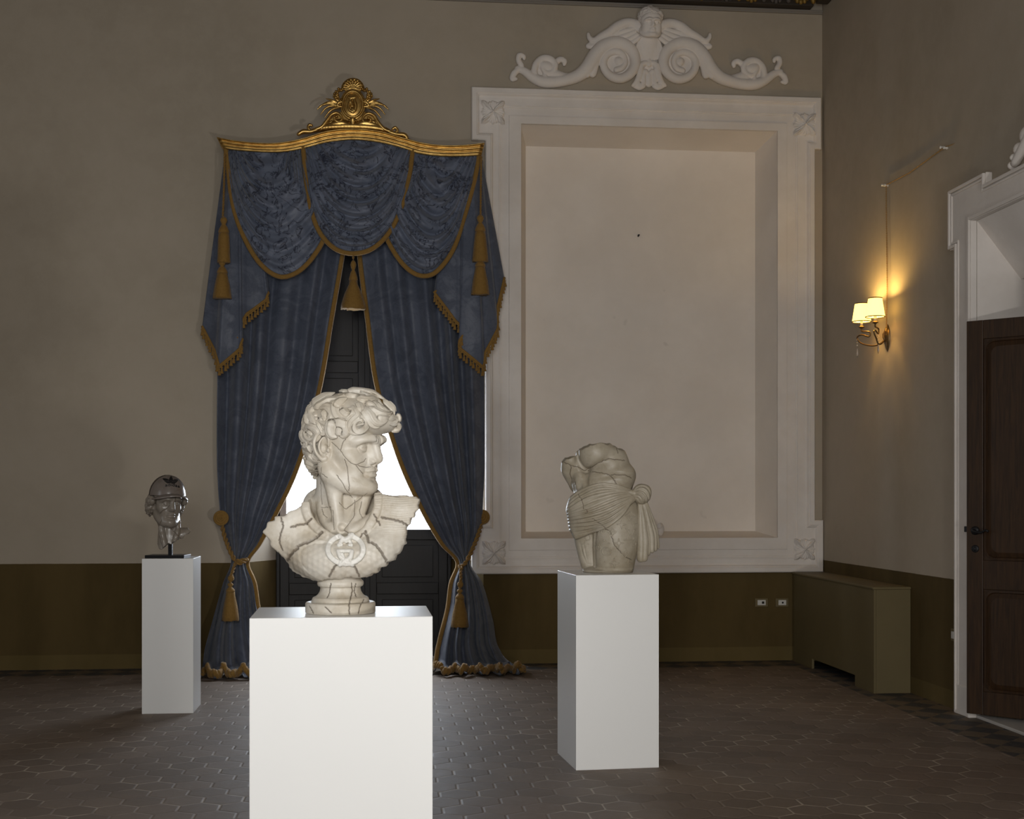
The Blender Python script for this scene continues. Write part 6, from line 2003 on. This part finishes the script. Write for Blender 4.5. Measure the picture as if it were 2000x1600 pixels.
def scroll_side(v, s):
    """s = -1: left half as measured; +1: right half, measured separately"""
    X = (lambda x: x) if s < 0 else (lambda x: 2531 - x + 2)
    dy = 0 if s < 0 else 6
    f = lambda pts: [(X(a), b + dy * (abs(a - 1265) / 260.0) * (1 if s > 0 else 1)) for a, b in pts]
    # big volute: broad outer band, then the coil
    wt(v, f([(1010, 136), (1024, 141), (1040, 153), (1058, 161), (1080, 162), (1105, 158), (1128, 150), (1146, 135), (1160, 112), (1177, 94), (1200, 86), (1222, 92), (1236, 108), (1239, 128), (1230, 146), (1212, 156), (1192, 152), (1179, 138), (1177, 122), (1185, 109), (1200, 104), (1214, 110), (1219, 124), (1213, 136), (1202, 140)]),
       [6, 8, 9.5, 11, 11, 11, 12, 14, 14, 14, 13, 12, 11, 10, 9.5, 9, 8.5, 7.5, 7, 6.5, 6, 5.5, 5.5, 5.5], [-0.02, -0.03, -0.035, -0.045, -0.05], 0.004, 170)
    wt(v, f([(1207, 122), (1209, 124)]), 9, -0.03, 0.004, 4)
    v.ell(W_(*f([(1206, 124)])[0], -0.008), (37 / 211.0, 0.030, 36 / 211.0), 0.008)
    # inner leaf running under the volute
    wt(v, f([(1146, 150), (1152, 135), (1163, 118), (1176, 104)]), [5, 8, 8, 5], -0.045, 0.006)
    wt(v, f([(1152, 145), (1157, 148), (1162, 130), (1168, 118)]), [5, 6, 6, 4], -0.04, 0.006)
    # small curls at the outer end
    wt(v, f([(1012, 138), (1003, 146), (1000, 156), (1008, 156)]), [5, 6, 5, 3], -0.025, 0.006)
    wt(v, f([(1018, 130), (1012, 120), (1014, 110), (1022, 112), (1023, 117)]), [5, 5, 5, 4, 3], -0.03, 0.006)
    wt(v, f([(1058, 162), (1044, 148), (1045, 130), (1058, 117), (1074, 118), (1083, 130), (1078, 143), (1066, 146), (1059, 138)]), [5, 6, 6.5, 6.5, 6.5, 6, 6, 5, 4], [-0.03, -0.045], 0.004)
    wt(v, f([(1060, 130), (1072, 134)]), [10, 10], -0.02, 0.01); v.ell(W_(*f([(1064, 136)])[0], -0.006), (19 / 211.0, 0.03, 18 / 211.0), 0.008)
    wt(v, f([(1080, 140), (1084, 126), (1094, 118), (1102, 122), (1101, 128)]), [5, 5.5, 5.5, 5, 3.5], -0.03, 0.006)
    wt(v, f([(1076, 152), (1082, 148), (1098, 152), (1112, 152)]), [8, 10, 9, 6], -0.018, 0.01)
    wt(v, f([(1062, 150), (1068, 160), (1086, 164)]), [4, 5, 4], -0.045, 0.006)


lo, hi = W_(985, 186, 0), W_(1265, 60, 0)
for s in (-1, 1):
    a = W_(992 if s < 0 else 1262, 190, 0); b = W_(1268 if s < 0 else 1540, 70, 0)
    v = Vol((a[0], -0.115, a[2]), (b[0], 0.0, b[2]), 0.0056)
    scroll_side(v, s)
    v.F = np.maximum(v.F, np.broadcast_to(v.ax[1][None, :, None] + 0.001, v.F.shape).astype(np.float32))
    v.mesh('scroll', MAT['stucco'], cr, relax=2)
# wings
for s in (-1, 1):
    X = (lambda x: x) if s < 0 else (lambda x: 2533 - x)
    dy = 0 if s < 0 else 1
    f = lambda pts: [(X(a), b + dy) for a, b in pts]
    a = W_(1135 if s < 0 else 1270, 120, 0); b = W_(1262 if s < 0 else 1398, 35, 0)
    v = Vol((a[0], -0.14, a[2]), (b[0], 0.0, b[2]), 0.005)
    wt(v, f([(1252, 62), (1240, 52), (1224, 48), (1206, 54), (1190, 66), (1174, 74), (1158, 82), (1150, 76), (1148, 68)]), [9, 10, 9, 9, 9, 8, 6, 5, 3], [-0.04, -0.045, -0.03], 0.006, 60)
    for q, (p0, p1, p2) in enumerate((((1236, 60), (1206, 68), (1168, 82)), ((1238, 66), (1212, 76), (1180, 86)), ((1242, 72), (1222, 82), (1198, 84)), ((1246, 78), (1230, 88), (1212, 88)))):
        wt(v, f([p0, p1, p2]), [4, 5, 3], [-0.055, -0.045, -0.03], 0.005)
    wt(v, f([(1156, 86), (1148, 92), (1160, 92), (1176, 86)]), [4, 5, 5, 4], -0.025, 0.006)
    v.F = np.maximum(v.F, np.broadcast_to(v.ax[1][None, :, None] + 0.001, v.F.shape).astype(np.float32))
    v.mesh('wing', MAT['stucco'], cr, relax=2)
# central field with draped palmette below the head
a, b = W_(1225, 190, 0), W_(1306, 66, 0)
v = Vol((a[0], -0.12, a[2]), (b[0], 0.0, b[2]), 0.005)
wt(v, [(1265, 80), (1265, 110), (1265, 135)], [34, 27, 22], 0.085, 0.03, 8)
for s in (-1, 1):
    X = lambda x: 1266 + s * (x - 1266)
    f = lambda pts: [(X(p), q) for p, q in pts]
    for q in range(4): wt(v, f([(1272 + 4 * q, 82), (1274 + 5 * q, 100), (1270 + 4 * q, 118)]), [3, 4, 2], -0.035, 0.006)
    wt(v, f([(1266, 128), (1274, 126), (1281, 132), (1284, 148), (1290, 162), (1298, 170)]), [4, 5, 6, 6, 5, 3], -0.035, 0.006)
    wt(v, f([(1270, 146), (1273, 142), (1277, 150), (1276, 164)]), [4, 5, 5, 4], -0.03, 0.006)
    wt(v, spiral(X(1284), 163, 8, 3, 0 if s > 0 else math.pi, 1.2 * s, 24), [3.5, 3], -0.035, 0.004, 40)
    wt(v, f([(1276, 170), (1284, 173), (1294, 171)]), [4, 5, 3], -0.025, 0.006)
wt(v, [(1266, 120), (1266, 130)], [3, 4], -0.04, 0.006)
wt(v, [(1266, 148), (1266, 166)], [7, 6], -0.015, 0.01)
v.F = np.maximum(v.F, np.broadcast_to(v.ax[1][None, :, None] + 0.001, v.F.shape).astype(np.float32))
v.mesh('palmette', MAT['stucco'], cr, relax=2)
# cherub head
class Slim(Head): pass
a, b = W_(1234, 86, 0), W_(1298, 12, 0)
HCH = Head(W_(1266, 55, -0.10), 2, 8, 0, 1.12, 1.16)
v = Vol((a[0] - 0.02, -0.26, a[2] - 0.03), (b[0] + 0.02, 0.0, b[2] + 0.02), 0.0042)
sculpt_head(v, HCH, 0, False, 1.1)
HCH.ell(v, (0.045, 0.042, -0.05), (0.03, 0.025, 0.026), k=0.02); HCH.ell(v, (0.045, -0.042, -0.05), (0.03, 0.025, 0.026), k=0.02)
v.F = np.maximum(v.F, np.broadcast_to(v.ax[1][None, :, None] + 0.001, v.F.shape).astype(np.float32))
v.mesh('cherub_face', MAT['stucco'], cr, relax=1)
vb2 = Vol((a[0] - 0.05, -0.28, a[2] - 0.02), (b[0] + 0.05, 0.0, b[2] + 0.06), 0.006); vh2 = Vol((a[0] - 0.05, -0.28, a[2] - 0.02), (b[0] + 0.05, 0.0, b[2] + 0.06), 0.0042)
for vol in (vb2, vh2): HCH.ell(vol, (-0.012, 0, 0.062), (0.100, 0.086, 0.082), k=0.01)
scatter_locks(vh2, vb2, HCH, 170, 8, lambda f, l, u: not (f > 0.05 and u < 0.055) and u > -0.03 and not (f > 0.02 and u < 0.0), 0.008, 0.012, (-0.01, 0, 0.03))
vh2.F = np.maximum(vh2.F, np.broadcast_to(vh2.ax[1][None, :, None] + 0.001, vh2.F.shape).astype(np.float32))
vh2.mesh('cherub_curls', MAT['stucco'], cr, relax=1)

# ------------------------------------------------------------------ carved gilded crest of the pelmet
class PelSpot(WallSpot): pass
GS = PelSpot(690, 262, YP - 0.02)
gc = empty('carved_crest', (0, 0, 0))
gc.parent = pel; gc.matrix_parent_inverse = ip; gc.location = GS.o
G_ = GS.pt
def gt(v, pts, r, y=0.0, k=0.004, n=None):
    q = spline(pts, n or max(10, len(pts) * 6))
    yy = np.interp(np.linspace(0, 1, len(q)), np.linspace(0, 1, len(np.atleast_1d(y))), np.atleast_1d(y))
    v.tube(np.array([G_(a, b, c) for (a, b), c in zip(q, yy)]), np.atleast_1d(r) / 219.0, k)
def gv(x0, y0, x1, y1, h=0.0035, d=0.07):
    a, b = G_(x0, y1, 0), G_(x1, y0, 0)
    return Vol((a[0], -d, a[2]), (b[0], d, b[2]), h)
def gm(v, name, relax=1): o = v.mesh(name, MAT['gilt'], gc, relax=relax); return o


v = gv(570, 200, 808, 275)
gt(v, [(583, 262), (592, 257), (606, 257), (620, 253)], [3.5, 4.5, 3.5, 3], 0.0); gt(v, [(795, 270), (790, 264), (775, 262), (760, 258)], [3.5, 4.5, 3.5, 3], 0.0)
gt(v, [(608, 254), (640, 248), (690, 246), (740, 250), (772, 260)], [3, 7, 8, 7, 3], 0.015, 0.004, 30)
gt(v, [(635, 246), (665, 240), (682, 244)], [4, 7, 6], 0.01); gt(v, [(698, 244), (715, 240), (745, 248)], [6, 7, 4], 0.01)
pgn = resample([(598, 259), (628, 250), (648, 228), (662, 219), (676, 214), (689, 226), (702, 214), (716, 219), (732, 228), (750, 252), (782, 266), (740, 256), (690, 250), (640, 254), (598, 259)], 120)
pgl = np.array([G_(a, b, 0.0)[[0, 2]] for a, b in pgn]); gx, gz = np.meshgrid(v.ax[0], v.ax[2], indexing='ij')
sdp = poly_sd(gx.astype(float), gz.astype(float), pgl).astype(np.float32)
v.F = np.minimum(v.F, np.maximum(sdp[:, None, :], np.abs(v.ax[1][None, :, None] - 0.022) - 0.018))
gm(v, 'crest_base')
for s in (-1, 1):
    v = gv(596 if s < 0 else 690, 212, 690 if s < 0 else 786, 264)
    if s < 0:
        gt(v, [(606, 255), (602, 250), (604, 244), (609, 245)], [2.5, 2.5, 2.5, 2.5], 0.0)
        gt(v, [(612, 254), (628, 248), (638, 236), (647, 225), (657, 221), (666, 226), (668, 233), (663, 238), (656, 237), (653, 231), (657, 227)], [3, 3, 3.4, 3.2, 3, 2.8, 2.5, 2.3, 2.1, 2.0, 2.0], [0.0, -0.015], 0.002, 70)
        gt(v, [(657, 229), (657.5, 229)], 3.0, -0.02, 0.002, 4)
        gt(v, [(634, 247), (648, 238), (655, 244)], [2, 3, 2], 0.006)
    else:
        gt(v, [(773, 260), (776, 254), (772, 249), (767, 252)], [2.5, 2.5, 2.5, 2.5], 0.0)
        gt(v, [(765, 258), (750, 252), (738, 238), (730, 226), (719, 222), (710, 228), (709, 236), (715, 241), (722, 239), (724, 233), (719, 230)], [3, 3, 3.4, 3.2, 3, 2.8, 2.5, 2.3, 2.1, 2.0, 2.0], [0.0, -0.015], 0.002, 70)
        gt(v, [(720, 232), (720.5, 232)], 3.0, -0.02, 0.002, 4)
        gt(v, [(742, 250), (728, 238), (722, 246)], [2, 4, 3], 0.006)
    gm(v, 'volute')
v = gv(662, 170, 720, 240)
v.ell(G_(689, 204.5, 0.01), (0.100, 0.030, 0.128))
ov = [(689 + 19.5 * math.cos(t), 204.5 + 25 * math.sin(t)) for t in np.linspace(0, 2 * math.pi, 49)]
gt(v, ov, 2.3, -0.018, 0.002, 90); ov2 = [(689 + 23 * math.cos(t), 204.5 + 28.5 * math.sin(t)) for t in np.linspace(0, 2 * math.pi, 49)]
gt(v, ov2, 2.0, -0.004, 0.002, 90)
gm(v, 'medallion')
v = gv(674, 184, 704, 226, 0.003)
gt(v, [(680, 191), (685, 194), (690, 193), (695, 192)], [1.6, 2.4, 2.4, 1.8], -0.03); gt(v, [(692, 196), (694, 203), (695, 210), (693, 218)], [2.4, 3.2, 3, 3], -0.028)
gt(v, [(684, 198), (681, 208), (683, 217), (690, 221)], [2, 2.2, 2.4, 2.4], -0.028); gt(v, [(688, 214), (692, 219)], [2.5, 3], -0.03); gt(v, [(686, 200), (688, 210)], [3, 3], -0.022)
gm(v, 'relief_figure')
v = gv(660, 150, 718, 180)
gt(v, [(668, 176), (672, 166), (680, 158), (689, 156), (699, 158), (706, 166), (710, 176)], [3, 3.5, 3.5, 3.5, 3.5, 3.5, 3], 0.0, 0.002, 40)
v.ell(G_(689, 170, 0.015), (0.085, 0.022, 0.062), 0.01)
for q in range(9):
    t = math.radians(-90 + (q - 4) * 22); gt(v, [(689 + 6 * math.cos(t), 172 + 5 * math.sin(t)), (689 + 18 * math.cos(t), 172 + 14 * math.sin(t))], [1.2, 2.2], -0.012, 0.002)
for q in range(13):
    t = math.radians(-90 + (q - 6) * 15); c = G_(689 + 20.5 * math.cos(t), 172 + 17 * math.sin(t), 0.0); v.ell(c, (0.010, 0.010, 0.010), 0.002)
gm(v, 'shell')
for s in (-1, 1):
    X = lambda x: 689 + s * (689 - x)
    v = gv(614 if s < 0 else 700, 188, 680 if s < 0 else 766, 232, 0.003)
    for pts in ([(667, 204), (650, 200), (634, 203), (619, 214)], [(667, 205), (652, 198), (644, 195), (637, 193)], [(667, 207), (650, 207), (636, 212), (626, 224)], [(667, 209), (652, 213), (642, 220), (634, 230)], [(668, 203), (656, 194), (650, 188)], [(667, 207), (646, 203), (628, 206), (622, 210)]):
        gt(v, [(X(689 - (689 - a)) if s < 0 else 689 + (689 - a), b) for a, b in pts] if s > 0 else pts, [2.0, 2.4, 2.0, 0.9], [0.0, -0.01, 0.0], 0.001, 22)
    gm(v, 'leaf_spray')
    rs = np.random.RandomState(3)
    v = gv(650 if s < 0 else 700, 168, 680 if s < 0 else 729, 206, 0.003)
    for q in range(26):
        t = q / 25
        x = 672 - 14 * math.sin(math.pi * min(t * 1.1, 1)) + rs.uniform(-5, 5) - 3; y = 174 + 26 * t + rs.uniform(-2, 2)
        x = x if s < 0 else 1378 - x
        v.ell(G_(x, y, rs.uniform(-0.02, 0.005)), (0.0125, 0.0125, 0.0125), 0.001)
    gm(v, 'grape_cluster')
    v = gv(652 if s < 0 else 706, 194, 674 if s < 0 else 728, 214, 0.003)
    gt(v, [(672 if s < 0 else 706, 198), (662 if s < 0 else 716, 201), (659 if s < 0 else 720, 207), (668 if s < 0 else 710, 209)], [3, 3.5, 2.5, 2.5], -0.005)
    gm(v, 'leaf_scroll')
v = gv(676, 228, 704, 252, 0.003)
gt(v, [(689, 234), (689, 247)], [6, 1.2], -0.008); gt(v, [(689, 234), (682, 236)], [4, 2], -0.008); gt(v, [(689, 234), (696, 236)], [4, 2], -0.008)
gm(v, 'pendant_leaf')
